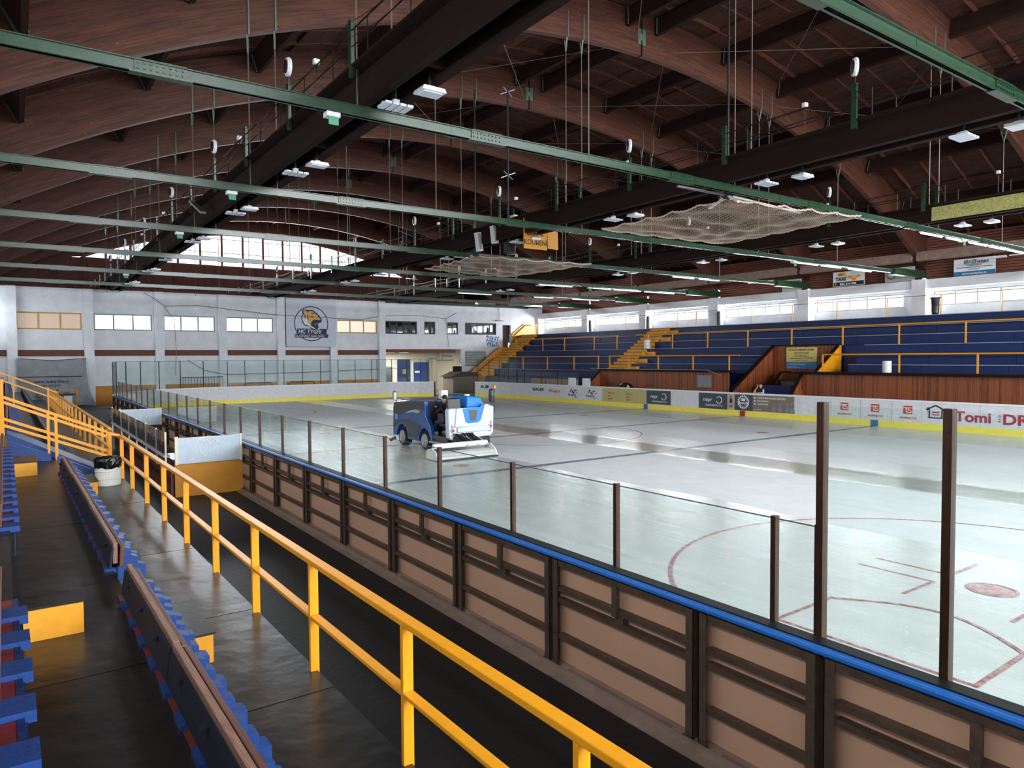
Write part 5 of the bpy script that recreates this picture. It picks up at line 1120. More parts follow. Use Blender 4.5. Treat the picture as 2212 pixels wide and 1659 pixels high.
# suspension drops under the near ties
# ================================================================== HANGING NETS
def net(lab, hub, arms, sag, seed, post):
    random.seed(seed); t = thing('hanging_net', lab, 'net', hub, 'gathered nets hung over the rink')
    # four corner quad filled with cord cells
    A, B, C_, D_ = [Vector(a) for a in arms]; n, m_ = 66, 66; mb = MB(); P = []
    ph = [random.random()*6 for _ in range(6)]
    for i in range(n+1):
        row = []
        for j in range(m_+1):
            u, v = i/n, j/m_; p = (A*(1-u)+B*u)*(1-v)+(D_*(1-u)+C_*u)*v
            e = 16*u*(1-u)*v*(1-v)
            # sag of the cloth, folds, and scalloped edges between tie points
            p.z -= sag*(e**.6)+.05*sin(v*30+ph[0]+3*sin(u*5))*e+.035*sin(u*22+ph[1]+v*6)*e**.5
            for (tt_, q, sg) in ((u, v, 1), (v, u, 1), (u, 1-v, -1), (v, 1-u, -1)):
                if q < .12:
                    sc_ = abs(sin(tt_*pi*5))*(.12-q)/.12*.08*(4*tt_*(1-tt_))**.3
                    p.z -= sc_*.9
                    mid = (A+B+C_+D_)/4; dd_ = (mid-p); dd_.z = 0; p += dd_.normalized()*sc_*.9
            row.append(p)
        P.append(row)
    w = .0034
    def seg(p, q):
        d = (q-p); a = Vector((d.y, -d.x, 0)); 
        if a.length < 1e-6: a = Vector((1, 0, 0))
        a = a.normalized()*w; c = Vector((0, 0, w*1.2)); b = len(mb.v)
        for e in (p, q): mb.v.extend([tuple(e+a), tuple(e-a*.5+c), tuple(e-a*.5-c)])
        for k in range(3): mb.f.append([b+k, b+(k+1)%3, b+3+(k+1)%3, b+3+k]); mb.uv.append(None)
    for i in range(n+1):
        for j in range(m_+1):
            if i < n: seg(P[i][j], P[i+1][j])
            if j < m_: seg(P[i][j], P[i][j+1])
    me = mb.mesh('net_cords', mat('net_cord', (196, 176, 158), .8), BASE[t.name], fix=False)
    o = bpy.data.objects.new('net_cords', me); COL.objects.link(o); o.parent = t; o['kind'] = 'stuff'
    for k, line in enumerate(([P[i][m_] for i in range(n+1)], [P[i][0] for i in range(n+1)], [P[0][j] for j in range(m_+1)], [P[n][j] for j in range(m_+1)])):
        mb2 = MB(); mb2.tube([p+Vector((0, 0, -.02*(i % 2))) for i, p in enumerate(line)], .028, 4); mb2.build('edge_rope', MATS['net_cord'], t)
    h = Vector(hub)
    for k, a in enumerate(post): MB().bar(h, Vector(a), .09, .05).build('spreader_arm', M_WPLAS if k else mat('grey_arm', (120, 116, 116), .5), t)
    MB().tube([h, h+Vector((0, 0, 7.6))], .035, 8).build('suspension_pole', M_BLACK, t)
    MB().box(h.x-.12, h.y-.1, h.z-.1, h.x+.12, h.y+.1, h.z+.25).build('winch', M_STEEL, t)
    return t
net('nearer sagging beige net hung under the tie beams at the right', (18.0, 14.0, 8.36), ((18.0, 14.0, 8.3), (24.1, 13.15, 8.28), (24.5, 19.3, 8.2), (18.0, 19.7, 8.22)), .22, 1, ((16.4, 14.6, 8.55), (21.6, 13.9, 8.22), (17.2, 13.0, 7.9), (19.6, 16.0, 8.5)))
net('farther sagging beige net beside the upright dark board near centre ice', (17.9, 28.3, 8.33), ((17.9, 28.3, 8.28), (24.5, 27.6, 8.26), (23.8, 34.1, 8.2), (17.9, 33.4, 8.2)), .25, 2, ((20.6, 28.4, 8.2), (18.6, 30.4, 8.4)))
tag(MB().box(20.75, 33.95, 8.05, 21.45, 34.08, 9.2).build('score_board', M_STEEL), 'dark square board standing upright beside the farther net', 'panel')
# poles near the speakers
pl = thing('speaker_pole', 'black vertical pole with cross clamps hanging behind the speakers', 'pole', (17.9, 25.6, 8.3))
MB().tube([(17.9, 25.6, 8.2), (17.9, 25.6, 15.2)], .045, 8).build('pole', M_BLACK, pl)
for z in (11.3, 14.9): MB().bar((17.6, 25.5, z+.25), (18.2, 25.7, z), .03, .03).bar((17.6, 25.7, z), (18.2, 25.5, z+.25), .03, .03).build('clamp', M_ALU, pl)
MB().box(17.7, 25.4, 8.0, 18.1, 25.7, 8.5).build('control_box', M_BLACK, pl)
for i, (x, y, z, r) in enumerate(((17.55, 27.5, 8.75, -.14), (17.6, 26.3, 8.95, -.12), (17.75, 25.0, 9.15, .02), (18.7, 26.5, 8.35, .1))):
    s = thing('loudspeaker', 'white column loudspeaker at the middle girder, ' + ['leftmost of the three', 'middle one of the three', 'rightmost of the three', 'small one below the others'][i], 'loudspeaker', (x, y, z-.4), 'white loudspeakers by the middle girder')
    h = .42 if i < 3 else .2; mb = MB(); mb.bar((x-r*h, y, z-h), (x+r*h, y, z+h), .2, .3, (0, 1, 0)); mb.build('cabinet', M_SPK, s)
    mb = MB(); mb.bar((x-r*h*.8-.02, y-.16, z-h*.85), (x+r*h*.8-.02, y-.16, z+h*.85), .14, .015, (0, 1, 0)); mb.build('grille', M_LETG, s); MB().box(x-.02, y-.02, z+h*.9, x+.02, y+.02, z+h+.25).build('bracket', M_STEEL, s)
tp = thing('tilted_fitting', 'long grey fitting hanging aslant at the left girder', 'lamp', (5.6, 27.8, 9.0)); MB().bar((5.55, 28.6, 9.35), (5.6, 26.9, 8.65), .2, .08).build('tray', mat('beige_tray', (140, 128, 118), .6), tp); MB().tube([(5.55, 28.6, 9.35), (5.5, 28.7, 9.8)], .02, 5).build('hook', M_STEEL, tp)
# no smoking signs
sn = thing('hanging_sign', 'ochre hanging sign with dark lettering beside the loudspeakers', 'sign', (18.2, 24, 8.1), 'ochre hanging signs')
MB().box(17.56, 24.0, 8.02, 18.79, 24.03, 9.28).build('sign_board', M_OCHRE, sn)
for s, z in (('V HALE', 8.93), ('ZÁKAZ', 8.6), ('KOUŘENÍ', 8.2)): text(s, .31, (18.17, 23.99, z), (1, 0, 0), (0, 0, 1), M_LETD, sn, align='CENTER', off=.002, sx=.92)
for x in (17.7, 18.65): MB().tube([(x, 24.015, 9.28), (x, 24.015, 9.9)], .01, 4).build('hanging_wire', M_STEEL, sn)
s2 = thing('hanging_sign', 'plain back of a second ochre hanging sign behind the lettered one', 'sign', (19.6, 25.2, 8.1), 'ochre hanging signs')
MB().bar((18.9, 24.1, 8.52), (20.35, 25.2, 8.72), .02, .8).build('sign_board', M_OCHRE, s2)
for x, y in ((19.1, 24.25), (20.1, 25.0)): MB().tube([(x, y, 8.95), (x, y, 9.9)], .01, 4).build('hanging_wire', M_STEEL, s2)

# ================================================================== ICE RESURFACER
zx0, zx1, zy0, zy1 = 12.42, 14.28, 21.4, 26.0
FW, RW, CB = 25.2, 23.35, 23.3   # wheels, rear end of the body
zm = thing('ice_resurfacer', 'blue and white ice resurfacer machine driving away over the ice', 'ice resurfacer', ((zx0+zx1)/2, 23, 0))
M_ZB = mat('deep_blue_body', (28, 76, 150), .22, spec=.6, coat=.5); M_ZW = mat('white_body', (206, 214, 226), .3, coat=.3); M_ZBL = mat('bright_blue_body', (20, 130, 225), .25, coat=.4); M_ZG = mat('dark_body_panel', (52, 52, 54), .3, coat=.3)
M_TYRE = mat('tyre', (24, 24, 26), .8); M_CHROME = mat('wheel_rim', (190, 190, 190), .3, metal=.7)
def side_prof(pts, x0, x1, mt, nm, bev=.03): return MB().prism(pts, 'X', x0, x1).build(nm, mt, zm, bevel=bev)
# main front body with wheel arches
def arch(cy, r, n=10): return [(cy+r*cos(pi*i/n), .36+r*sin(pi*i/n)) for i in range(n+1)]
wa1 = [(FW+.47*cos(a*pi/10), .38+.47*sin(a*pi/10)) for a in range(0, 11)]
wa2 = [(RW+.44*cos(a*pi/10), .38+.44*sin(a*pi/10)) for a in range(0, 11)]
left_side = [(zy1, .36), (zy1, .9), (zy1-.03, 1.5), (zy1-.14, 1.7), (zy1-1.2, 1.79), (CB, 1.84), (CB-.06, 1.3), (CB-.42, .92), (CB-.5, .38)]+[(y, z) for (y, z) in reversed(wa2)]+[(RW+.5, .3), (FW-.5, .3)]+[(y, z) for (y, z) in reversed(wa1)]
side_prof([(zy1-.02, .45), (zy1-.02, 1.5), (zy1-.16, 1.68), (zy1-1.2, 1.77), (CB+.02, 1.82), (CB+.02, .45)], zx0+.16, zx1-.16, M_ZB, 'snow_tank')
side_prof(left_side, zx0, zx0+.17, M_ZB, 'side_shell', .02); side_prof(left_side, zx1-.17, zx1, M_ZB, 'side_shell', .02)
side_prof([(zy1-.06, 1.22), (zy1-.08, 1.5), (zy1-.18, 1.66), (zy1-1.2, 1.75), (CB+.1, 1.8), (CB+.05, 1.5), (CB+.6, 1.53), (CB+1.2, 1.45), (CB+1.7, 1.31), (CB+2.2, 1.2)], zx0-.012, zx0, M_ZG, 'upper_side_panel', 0)
side_prof([(zy1-.06, .66), (zy1-.06, .86), (FW+.3, 1.03), (FW-.3, 1.08), (FW-.8, 1.02), (CB+.35, .92), (CB+.5, .6), (CB+.62, .42), (FW-.6, .4), (FW-.56, .6), (FW-.35, .86), (FW, .94), (FW+.35, .86)], zx0-.012, zx0, M_ZG, 'lower_side_panel', 0)
side_prof([(CB+1.6, 1.3), (CB+1.2, 1.42), (CB+.7, 1.49), (CB+.3, 1.46), (CB+.45, 1.36), (CB+.9, 1.38)], zx0-.02, zx0-.01, M_ALU, 'side_stripe', 0)
MB().lathe([(.13, -.004), (.13, .004)], (zx0-.014, zy1-.35, 1.12), 16, 'X').build('round_badge', mat('badge_blue', (120, 150, 200), .4), zm)
MB().box(zx0+.2, CB+.1, 1.78, zx1-.2, zy1-.3, 1.82).build('tank_lid', M_ZG, zm, bevel=.02)
for (y, r) in ((FW, .36), (RW, .36)):
    for x, s in ((zx0+.02, 1), (zx1-.3, -1)):
        w = MB().lathe([(r-.14, 0), (r-.03, .0), (r, .04), (r, .24), (r-.03, .28), (r-.14, .28)], (x, y, r), 24, 'X').build('wheel', M_TYRE, zm)
        MB().lathe([(.05, -.01), (.23, .0), (.25, -.012), (.25, .03)], (x if s > 0 else x+.27, y, r), 20, 'X').build('wheel_rim', M_CHROME, w)
        for k in range(5): a = k*2*pi/5; MB().bar((x-.012 if s > 0 else x+.29, y+.05*cos(a), r+.05*sin(a)), (x-.012 if s > 0 else x+.29, y+.22*cos(a), r+.22*sin(a)), .05, .02, (1, 0, 0)).build('rim_spoke', M_CHROME, w)
# rear shell
MB().box(zx0+.18, CB-.02, .62, zx1-.18, CB+.01, 1.78).build('cab_dark_plate', M_ZG, zm)  # dark plate added over the blue body end to darken it
rear = [(zx0-.0, .62), (zx0+.12, .52), (zx1-.12, .6), (zx1, .72), (zx1+.03, 1.66), (zx1-.3, 1.78), (zx1-.45, 1.62), (zx0+.05, 1.66), (zx0-.03, 1.6)]
MB().prism(rear, 'Y', zy0+.08, zy0+.36).build('rear_shell', M_ZW, zm, bevel=.04)
MB().prism([(zx0+.2, .98), (zx1-.3, 1.06), (zx1-.08, 1.7), (zx1-.32, 1.66), (zx0+.28, 1.66)], 'Y', zy0+.0, zy0+.1).build('rear_hatch', mat('white_body_hatch', (220, 226, 236), .3, coat=.3), zm, bevel=.03)
MB().prism([(zx0+.62, 1.16), (zx0+.75, 1.1), (zx1-.72, 1.12), (zx1-.6, 1.2), (zx1-.45, 1.655), (zx0+.5, 1.64)], 'Y', zy0-.02, zy0+.0).build('blue_hatch_panel', M_ZBL, zm, bevel=.01)
MB().prism([(zx0+.8, 1.2), (zx0+1.04, 1.2), (zx0+1.1, 1.58), (zx0+.74, 1.58)], 'Y', zy0-.03, zy0-.02).build('grey_hatch_inset', mat('mid_grey', (80, 84, 90), .4), zm)
MB().box(zx0+.3, zy0-.01, .8, zx1-.2, zy0+.1, .98).build('rear_bumper', M_ZW, zm, bevel=.03)
for (x, z, r, mt) in ((zx0+.13, 1.02, .05, M_ALU), (zx0+.13, .87, .075, M_LETR), (zx0+.18, .7, .04, M_ALU), (zx0+.4, .84, .05, M_ALU), (zx1-.1, 1.1, .05, M_ALU), (zx1-.14, .95, .075, M_LETR), (zx1-.16, .8, .045, M_ALU)):
    MB().lathe([(r, -.02), (r*1.15, 0), (r*1.2, .02)], (x, zy0+.06, z), 16, 'Y').build('light_ring', M_CHROME, zm); MB().lathe([(r*.3, -.04), (r*.7, -.03), (r*.72, -.01)], (x, zy0+.06, z), 14, 'Y').build('rear_light', mt, zm)
# cockpit floor, steps and seat
MB().box(zx0+.05, zy0+.3, .5, zx1-.1, CB, .62).build('cab_floor', M_ZG, zm); MB().box(zx0-.06, zy0+.3, .34, zx0+.35, CB-.42, .4).build('side_step', M_ALU, zm); MB().box(zx0+.1, zy0+.38, .4, zx0+.4, CB-.5, .6).build('step_riser', M_ZG, zm)
MB().box(zx0+.9, zy0+.3, .6, zx1-.05, CB, 1.6).build('engine_cover', M_ZG, zm, bevel=.04)
MB().prism([(zx0+.95, 1.62), (zx0+.98, 2.06), (zx1-.3, 2.0), (zx1-.12, 1.62)], 'Y', zy0+.45, zy0+1.6).build('blue_tank', M_ZBL, zm, bevel=.05); MB().lathe([(.1, 0), (.1, .06)], (zx0+1.3, zy0+1.0, 2.03), 12).build('tank_cap', M_WPLAS, zm)
MB().prism([(zy0+.6, 1.02), (zy0+.72, 1.98), (zy0+.86, 1.98), (zy0+.85, 1.0)], 'X', zx0+.3, zx0+.86).build('seat_back', mat('seat_vinyl', (46, 46, 50), .4), zm, bevel=.04); MB().box(zx0+.3, zy0+.8, .92, zx0+.86, zy0+1.4, 1.04).build('seat_cushion', MATS['seat_vinyl'], zm, bevel=.03)
MB().box(zx0+.18, zy0+.8, 1.1, zx0+.28, zy0+1.25, 1.42).build('armrest', MATS['seat_vinyl'], zm, bevel=.03)
MB().tube([(zx0+.65+.2*cos(t*pi/8), CB-.05+.1*sin(t*pi/8), 1.72+.17*sin(t*pi/8)) for t in range(16)], .016, 6, True).build('steering_wheel', M_STEEL, zm)
# mirrors
MB().tube([(zx0+.05, zy1-.3, 1.7), (zx0-.05, zy1-.3, 1.8)], .015, 6).build('mirror_arm', M_STEEL, zm); MB().lathe([(.03, -.2), (.09, -.18), (.1, 0), (.1, .12), (.05, .2)], (zx0-.08, zy1-.35, 1.96), 12).build('mirror', M_CHROME, zm)
MB().tube([(zx1+.0, zy0+.3, 1.3), (zx1+.16, zy0+.3, 1.34), (zx1+.2, zy0+.3, 1.45), (zx1+.2, zy0+.3, 2.3)], .015, 6).build('mirror_arm', M_STEEL, zm); MB().lathe([(.05, -.26), (.1, -.22), (.12, 0), (.1, .2), (.04, .25)], (zx1+.08, zy0+.3, 2.05), 12).build('mirror', MATS['seat_vinyl'], zm)
MB().box(zx1+.17, zy0+.27, 2.3, zx1+.25, zy0+.33, 2.42).build('beacon', mat('orange_beacon', (230, 130, 50), .4), zm)
# conditioner and hydraulics
cx0, cx1 = 11.35, 13.7
MB().box(cx0, 20.4, .05, cx1, 21.15, .14).build('conditioner_blade_box', M_ALU, zm, bevel=.01); MB().prism([(20.42, .14), (21.05, .14), (20.9, .26), (20.6, .22)], 'X', cx0, cx1).build('conditioner_body', M_WPLAS, zm, bevel=.02)
MB().box(cx0+.02, 20.3, .01, cx1, 20.42, .05).build('towel', M_BLACK, zm)
MB().tube([(cx0+.1, 20.9, .45), (cx1-.1, 20.9, .45)], .09, 12).build('auger_tube', M_WPLAS, zm)
for x in (cx0-.02, cx1-.02): MB().prism([(20.35, .03), (21.2, .03), (21.15, .34), (20.8, .42), (20.5, .26)], 'X', x, x+.05).build('end_plate', M_WPLAS, zm)
random.seed(11)
for k in range(14):
    x = 12.6+1.3*random.random(); MB().tube([(x, 21.5, .75), (x+.1*random.uniform(-1, 1), 21.25, .62+.1*random.random()), (x+.2*random.uniform(-1, 1), 20.9, .5)], .02+.012*random.random(), 6).build('hose', M_BLACK, zm)
for x in (12.75, 13.2, 13.6): MB().tube([(x, 21.6, .6), (x, 20.8, .4)], .045, 8).build('hydraulic_ram', M_CHROME, zm)
MB().box(12.6, 21.45, .35, 14.1, 22.7, .58).build('chassis', M_BLACK, zm); MB().lathe([(.2, 0), (.22, .2)], (12.75, 21.25, .5), 14, 'Y').build('hose_reel', M_BLACK, zm)
MB().bar((zx0+.1, zy1, .25), (zx0-.12, zy1+.05, .14), .2, .1).build('board_brush', M_BLACK, zm)
# driver
dr = thing('person', 'driver in dark jacket and cap and blue jeans seated on the ice resurfacer', 'person', (zx0+.6, 22.5, 1.0))
dx, dy = zx0+.56, 22.5; Bd = BASE[dr.name]
skin('jacket', [((dx, dy-.05, 1.06), (.19, .15)), ((dx, dy, 1.3), (.19, .15)), ((dx-.02, dy+.1, 1.58), (.2, .14)), ((dx-.03, dy+.16, 1.72), .09), ((dx-.03, dy+.18, 1.78), .065),
   ((dx+.2, dy+.14, 1.64), .085), ((dx+.26, dy+.38, 1.48), .06), ((dx+.16, dy+.6, 1.6), .045), ((dx-.22, dy+.14, 1.62), .085), ((dx-.3, dy+.36, 1.42), .06), ((dx-.16, dy+.6, 1.58), .045)],
   [(0,1),(1,2),(2,3),(3,4),(2,5),(5,6),(6,7),(2,8),(8,9),(9,10)], M_CLOTH, dr, Bd)
skin('jeans', [((dx, dy-.05, 1.05), .15), ((dx-.13, dy+.12, 1.08), .1), ((dx-.24, dy+.45, 1.1), .08), ((dx-.26, dy+.55, .85), .062), ((dx-.24, dy+.5, .66), .055), ((dx+.12, dy+.12, 1.08), .1), ((dx+.14, dy+.5, 1.1), .08), ((dx+.14, dy+.6, .7), .058)],
   [(0,1),(1,2),(2,3),(3,4),(0,5),(5,6),(6,7)], M_JEANS, dr, Bd)
for s, fx in ((-1, dx-.24), (1, dx+.14)): MB().prism([(dy+.42, .6), (dy+.72, .6), (dy+.72, .65), (dy+.58, .72), (dy+.43, .72)], 'X', fx-.05, fx+.05).build('shoe', M_WPLAS, dr, bevel=.02)
skin('head', [((dx-.03, dy+.18, 1.74), .05), ((dx-.04, dy+.22, 1.86), (.075, .085)), ((dx-.04, dy+.22, 1.95), (.088, .1)), ((dx-.04, dy+.2, 2.02), (.07, .08)), ((dx-.05, dy+.335, 1.91), .018)], [(0,1),(1,2),(2,3),(2,4)], M_SKIN, dr, Bd)
ell((dx-.04, dy+.2, 2.0), (.1, .12, .085)).build('cap', M_HAIR, dr); MB().prism([(dy+.28, 1.99), (dy+.4, 1.97), (dy+.4, 1.985), (dy+.28, 2.01)], 'X', dx-.11, dx+.03).build('cap_peak', M_HAIR, dr)
for s in (-1, 1):
    ell((dx-.04+s*.09, dy+.21, 1.91), (.012, .02, .03)).build('ear', M_SKIN, dr); ell((dx-.04+s*.034, dy+.305, 1.93), (.013, .008, .008)).build('eye', M_HAIR, dr)
    hx = dx+s*.16
    ell((hx, dy+.64, 1.62), (.045, .05, .025)).build('palm', M_SKIN, dr)
    for k in range(4): MB().tube([(hx-.03+.02*k, dy+.67, 1.64), (hx-.03+.02*k, dy+.71, 1.65), (hx-.03+.02*k, dy+.72, 1.62)], [.011, .01, .008], 6).build('finger', M_SKIN, dr)
    MB().tube([(hx-s*.04, dy+.63, 1.62), (hx-s*.06, dy+.68, 1.61)], [.012, .009], 6).build('thumb', M_SKIN, dr)
ell((dx-.045, dy+.31, 1.87), (.025, .008, .006)).build('mouth', M_LETR, dr)
tag(MB().box(zx0+.78, CB+.1, 1.83, zx0+1.08, CB+.35, 2.22).build('white_canister', M_WPLAS, None, bevel=.04), 'white canister standing on the ice resurfacer behind the driver', 'canister')

# ================================================================== FAR END DETAILS
# club banner
cb = thing('club_banner', 'grey club banner with tiger head roundel on the white end wall', 'banner', (21.2, EY-.45, 4.5))
by = EY-.46
MB().box(19.05, by, 4.5, 23.5, by+.02, 8.68).build('banner_cloth', mat('banner_cloth', (208, 214, 228), .8, var=.05), cb)
def bpt(x, y): return (19.05+(x-160)/1310*4.45, 8.68-(y-130)/1290*4.18)
def bpoly(pts, mt, nm, o=.006): return MB().prism([bpt(*p) for p in pts], 'Y', by-o-.002, by-o+.002).build(nm, mt, cb)
bc = bpt(808, 805); R_ = .445*4.45/1310*1000*.98
MB().tube([(bc[0]+R_*cos(t*pi/24), by-.004, bc[1]+R_*sin(t*pi/24)) for t in range(48)], .035, 4, True).build('roundel', M_LETD, cb)
M_TIG = mat('tiger_orange', (222, 170, 92), .6); M_NV = mat('logo_navy', (34, 40, 78), .6)
head = [(575,480),(600,440),(660,435),(720,450),(800,440),(870,455),(920,500),(980,550),(1030,610),(1075,680),(1075,730),(1040,770),(1000,790),(960,780),(985,850),(990,900),(940,940),(860,950),(800,920),(760,880),(700,860),(640,850),(600,800),(570,740),(560,650),(580,590),(595,550)]
bpoly([(808+(x-808)*1.04, 690+(y-690)*1.04) for x, y in head], M_NV, 'tiger_outline', .008); bpoly([(600,760),(575,700),(590,600),(610,560),(640,600),(690,640),(720,760),(800,860),(860,900),(930,930),(870,940),(800,905),(740,860),(700,845),(640,830)], M_LETW, 'tiger_cheek', .012)
bpoly([(595,480),(615,455),(660,452),(700,470),(800,460),(860,475),(900,520),(960,560),(1010,620),(1055,690),(1040,700),(980,700),(900,690),(840,720),(800,780),(790,850),(740,790),(710,700),(650,600),(620,540)], M_TIG, 'tiger_face', .014)
bpoly([(850,760),(900,740),(960,770),(990,850),(960,890),(900,880),(850,820)], M_NV, 'tiger_mouth', .016); bpoly([(880,790),(920,790),(930,840),(900,860)], mat('tongue_pink', (170, 90, 120), .6), 'tiger_tongue', .018); bpoly([(800,590),(870,615),(850,640),(810,625)], M_NV, 'tiger_eye', .017)
for s in ([(700,470),(750,460),(720,520)], [(790,520),(880,510),(900,530),(830,540)], [(700,560),(720,560),(740,690),(720,690)], [(640,560),(660,600),(650,700),(630,640)], [(990,590),(1010,640),(980,630)]): bpoly(s, M_NV, 'tiger_stripe', .017)
bpoly([(440,940),(1190,940),(1210,1080),(420,1080)], M_NV, 'name_block', .02); bpoly([(380,1085),(1260,1085),(1240,1180),(370,1180)], M_NV, 'town_block', .02)
p0 = bpt(460, 1062); text('HC TYGŘI', .46, (p0[0], by-.026, p0[1]), (1, 0, 0), (0, 0, 1), M_LETW, cb, off=.008, sx=.98, shear=.1)
p0 = bpt(385, 1163); text('KLÁŠTEREC NAD OHŘÍ', .25, (p0[0], by-.026, p0[1]), (1, 0, 0), (0, 0, 1), M_LETW, cb, sx=.99, shear=.1)
wcs = thing('wall_lettering', 'blue painted ladies toilet lettering and arrow on the white end wall', 'lettering', (40.5, EY-.01, 4.2))
text('ŽENY', .66, (39.7, EY-.012, 5.16), (1, 0, 0), (0, 0, 1), M_LETB, wcs, off=.016); text('WC', .62, (39.75, EY-.012, 4.68), (1, 0, 0), (0, 0, 1), M_LETB, wcs, off=.016)
MB().bar((39.72, EY-.012, 4.28), (40.3, EY-.012, 4.62), .01, .07, (0, 1, 0)).bar((40.3, EY-.012, 4.62), (41.35, EY-.012, 4.62), .01, .07, (0, 0, 1)).bar((41.05, EY-.012, 4.75), (41.05, EY-.012, 5.05), .07, .01).build('arrow', M_LETB, wcs)
# corridor behind the exit opening
c1 = MB(); c1.box(27.9, 66.0, 0, 37.2, 66.15, 4.4); struct('wall_corridor', c1, mat('cream_wall', (196, 190, 170), .8))
c1 = MB(); c1.box(27.9, EY+.25, 4.3, 37.2, 66, 4.4); struct('ceiling_corridor', c1, MATS['cream_wall'])
c1 = MB(); c1.box(36.75, EY+.25, 0, 36.9, 66, 4.3); struct('wall_corridor_right', c1, MATS['cream_wall'])
c1 = MB(); c1.box(28.1, EY+.25, 0, 28.25, 66, 4.3); struct('wall_corridor_left', c1, M_BLUE)
for i, (x, y) in enumerate(((29.7, 62.6), (31.3, 62.9))):
    t = thing('corridor_lamp', 'lit oblong lamp at the ceiling of the exit corridor, %s one' % ('left' if i == 0 else 'right'), 'lamp', (x, y, 4.1), 'lit corridor lamps')
    MB().box(x-.5, y-.12, 3.96, x+.5, y+.12, 4.06).build('diffuser', M_LIT, t, bevel=.04); MB().box(x-.04, y-.04, 4.06, x+.04, y+.04, 4.3).build('stem', M_ALU, t)
    pl_ = bpy.data.lights.new('lamp_light', 'AREA'); pl_.shape = 'RECTANGLE'; pl_.size = 1.0; pl_.size_y = .3; pl_.energy = 260; pl_.color = (1, .96, .86)
    po_ = bpy.data.objects.new('lamp_light', pl_); COL.objects.link(po_); po_.parent = t; po_.location = (0, 0, -.18)
d1 = thing('blue_door', 'half open blue door with small yellow notice at the exit corridor', 'door', (30.9, 63, 0)); MB().box(30.35, 62.4, 0, 31.75, 62.47, 3.3).build('door_leaf', M_BLUE, d1); MB().box(30.9, 62.38, 1.9, 31.25, 62.4, 2.35).build('notice', MATS['pale_yellow_banner'], d1); MB().box(31.55, 62.33, 1.4, 31.6, 62.4, 1.6).build('handle', M_ALU, d1)
d2 = thing('blue_double_door', 'blue double door with white sign on the corridor back wall', 'door', (34.8, 65.9, 0))
for x in (33.9, 34.78): MB().box(x, 65.9, 0, x+.86, 65.98, 3.0).build('door_leaf', M_BLUE, d2)
MB().box(34.05, 65.88, 1.9, 34.6, 65.9, 2.1).build('door_sign', M_LETW, d2); MB().box(33.8, 65.92, 0, 33.9, 65.99, 3.1).box(35.64, 65.92, 0, 35.74, 65.99, 3.1).build('door_frame', M_LETW, d2)
cab = thing('dark_cabinet', 'dark cabinet standing in the exit corridor left of the blue door', 'cabinet', (29.4, 63, 0)); MB().box(28.9, 63.2, 0, 30.2, 63.8, 2.6).build('cabinet_body', mat('dark_cab', (60, 62, 66), .6), cab); MB().box(29.5, 63.18, 0, 29.53, 63.2, 2.6).build('door_gap', M_BLACK, cab)
pp = thing('ceiling_pipes', 'grey pipe run on the cream wall over the exit', 'pipe', (34.5, 61.5, 3.3)); MB().tube([(33.4, 61.6, 3.35), (34.2, 61.6, 3.35), (34.2, 61.6, 3.2), (36.2, 61.6, 3.2)], .06, 6).build('pipe', M_LETG, pp); MB().tube([(34.9, 61.6, 3.2), (34.9, 61.6, 3.95)], .05, 6).tube([(34.9, 61.6, 3.65), (36.0, 61.6, 3.6)], .08, 6).build('pipe_branch', M_LETG, pp)
sh = thing('grey_hut', 'grey hut with a shallow sloping roof in the exit gateway', 'hut', (35.9, 59.3, 0))
MB().box(34.5, 58.8, 0, 37.2, 60.8, 1.62).build('hut_body', mat('hut_grey', (120, 112, 100), .8), sh); MB().prism([(34.2, 1.6), (37.4, 1.66), (37.0, 2.0), (35.4, 2.1)], 'Y', 58.6, 60.9).build('hut_roof', mat('hut_roof', (74, 70, 66), .7), sh); MB().box(35.3, 60.2, 2.05, 36.3, 60.3, 2.6).build('roof_frame', M_BLACK, sh)
gbk = thing('glass_block_window', 'glass block window panel on the end wall beside the orange stairs', 'window', (38.4, EY-.02, 2.6))
M_GBK = mat('glass_block', (150, 166, 160), .2, var=.35, vscale=2.5)
for i in range(10):
    for k in range(6): MB().box(37.27+i*.234, EY-.03, 2.62+k*.24, 37.27+i*.234+.205, EY+.05, 2.62+k*.24+.21).build('glass_block', M_GBK, gbk)
MB().box(37.2, EY+.0, 2.56, 39.65, EY+.1, 4.1).build('mortar_back', M_WHITE, gbk)
# orange parapets and landings of the end stairs
pr = thing('stair_parapet', 'orange rendered stair parapet rising along the end wall under the lettering', 'parapet', (38, 60.8, 0))
M_OR = mat('orange_render', (226, 148, 48), .65, var=.1)
MB().prism([(36.0, 0), (36.0, 1.2), (36.75, 1.8), (40.6, 4.47), (41.8, 4.47), (41.8, 2.4), (39.5, 0)], 'Y', 59.5, 59.65).build('parapet_wall', M_OR, pr)
MB().prism([(41.0, 3.0), (42.95, 3.0), (42.95, 4.47), (41.0, 4.47)], 'Y', 60.0, 60.9).build('landing_block', M_OR, pr); MB().tube([(36.9, 59.45, 1.45), (39.6, 59.45, 3.35), (39.7, 59.45, 3.4)], .035, 6).build('handrail', M_DARKWOOD, pr)
MB().bar((36.3, 59.57, 1.5), (40.6, 59.57, 4.5), .2, .05).build('coping', M_YEL, pr)
pr2 = thing('upper_stair_parapet', 'pale orange parapet climbing to the top walkway at the end wall corner', 'parapet', (45, 60.9, 5))
MB().prism([(42.95, 4.4), (42.95, 5.9), (44.5, 7.0), (46.7, 7.0), (46.7, 5.7), (44.3, 5.7)], 'Y', 60.86, 60.97).build('parapet_wall', mat('pale_orange_render', (240, 180, 110), .65), pr2); MB().tube([(43.2, 60.8, 5.8), (44.6, 60.8, 6.85), (45.4, 60.8, 6.86)], .035, 6).build('handrail', M_DARKWOOD, pr2)
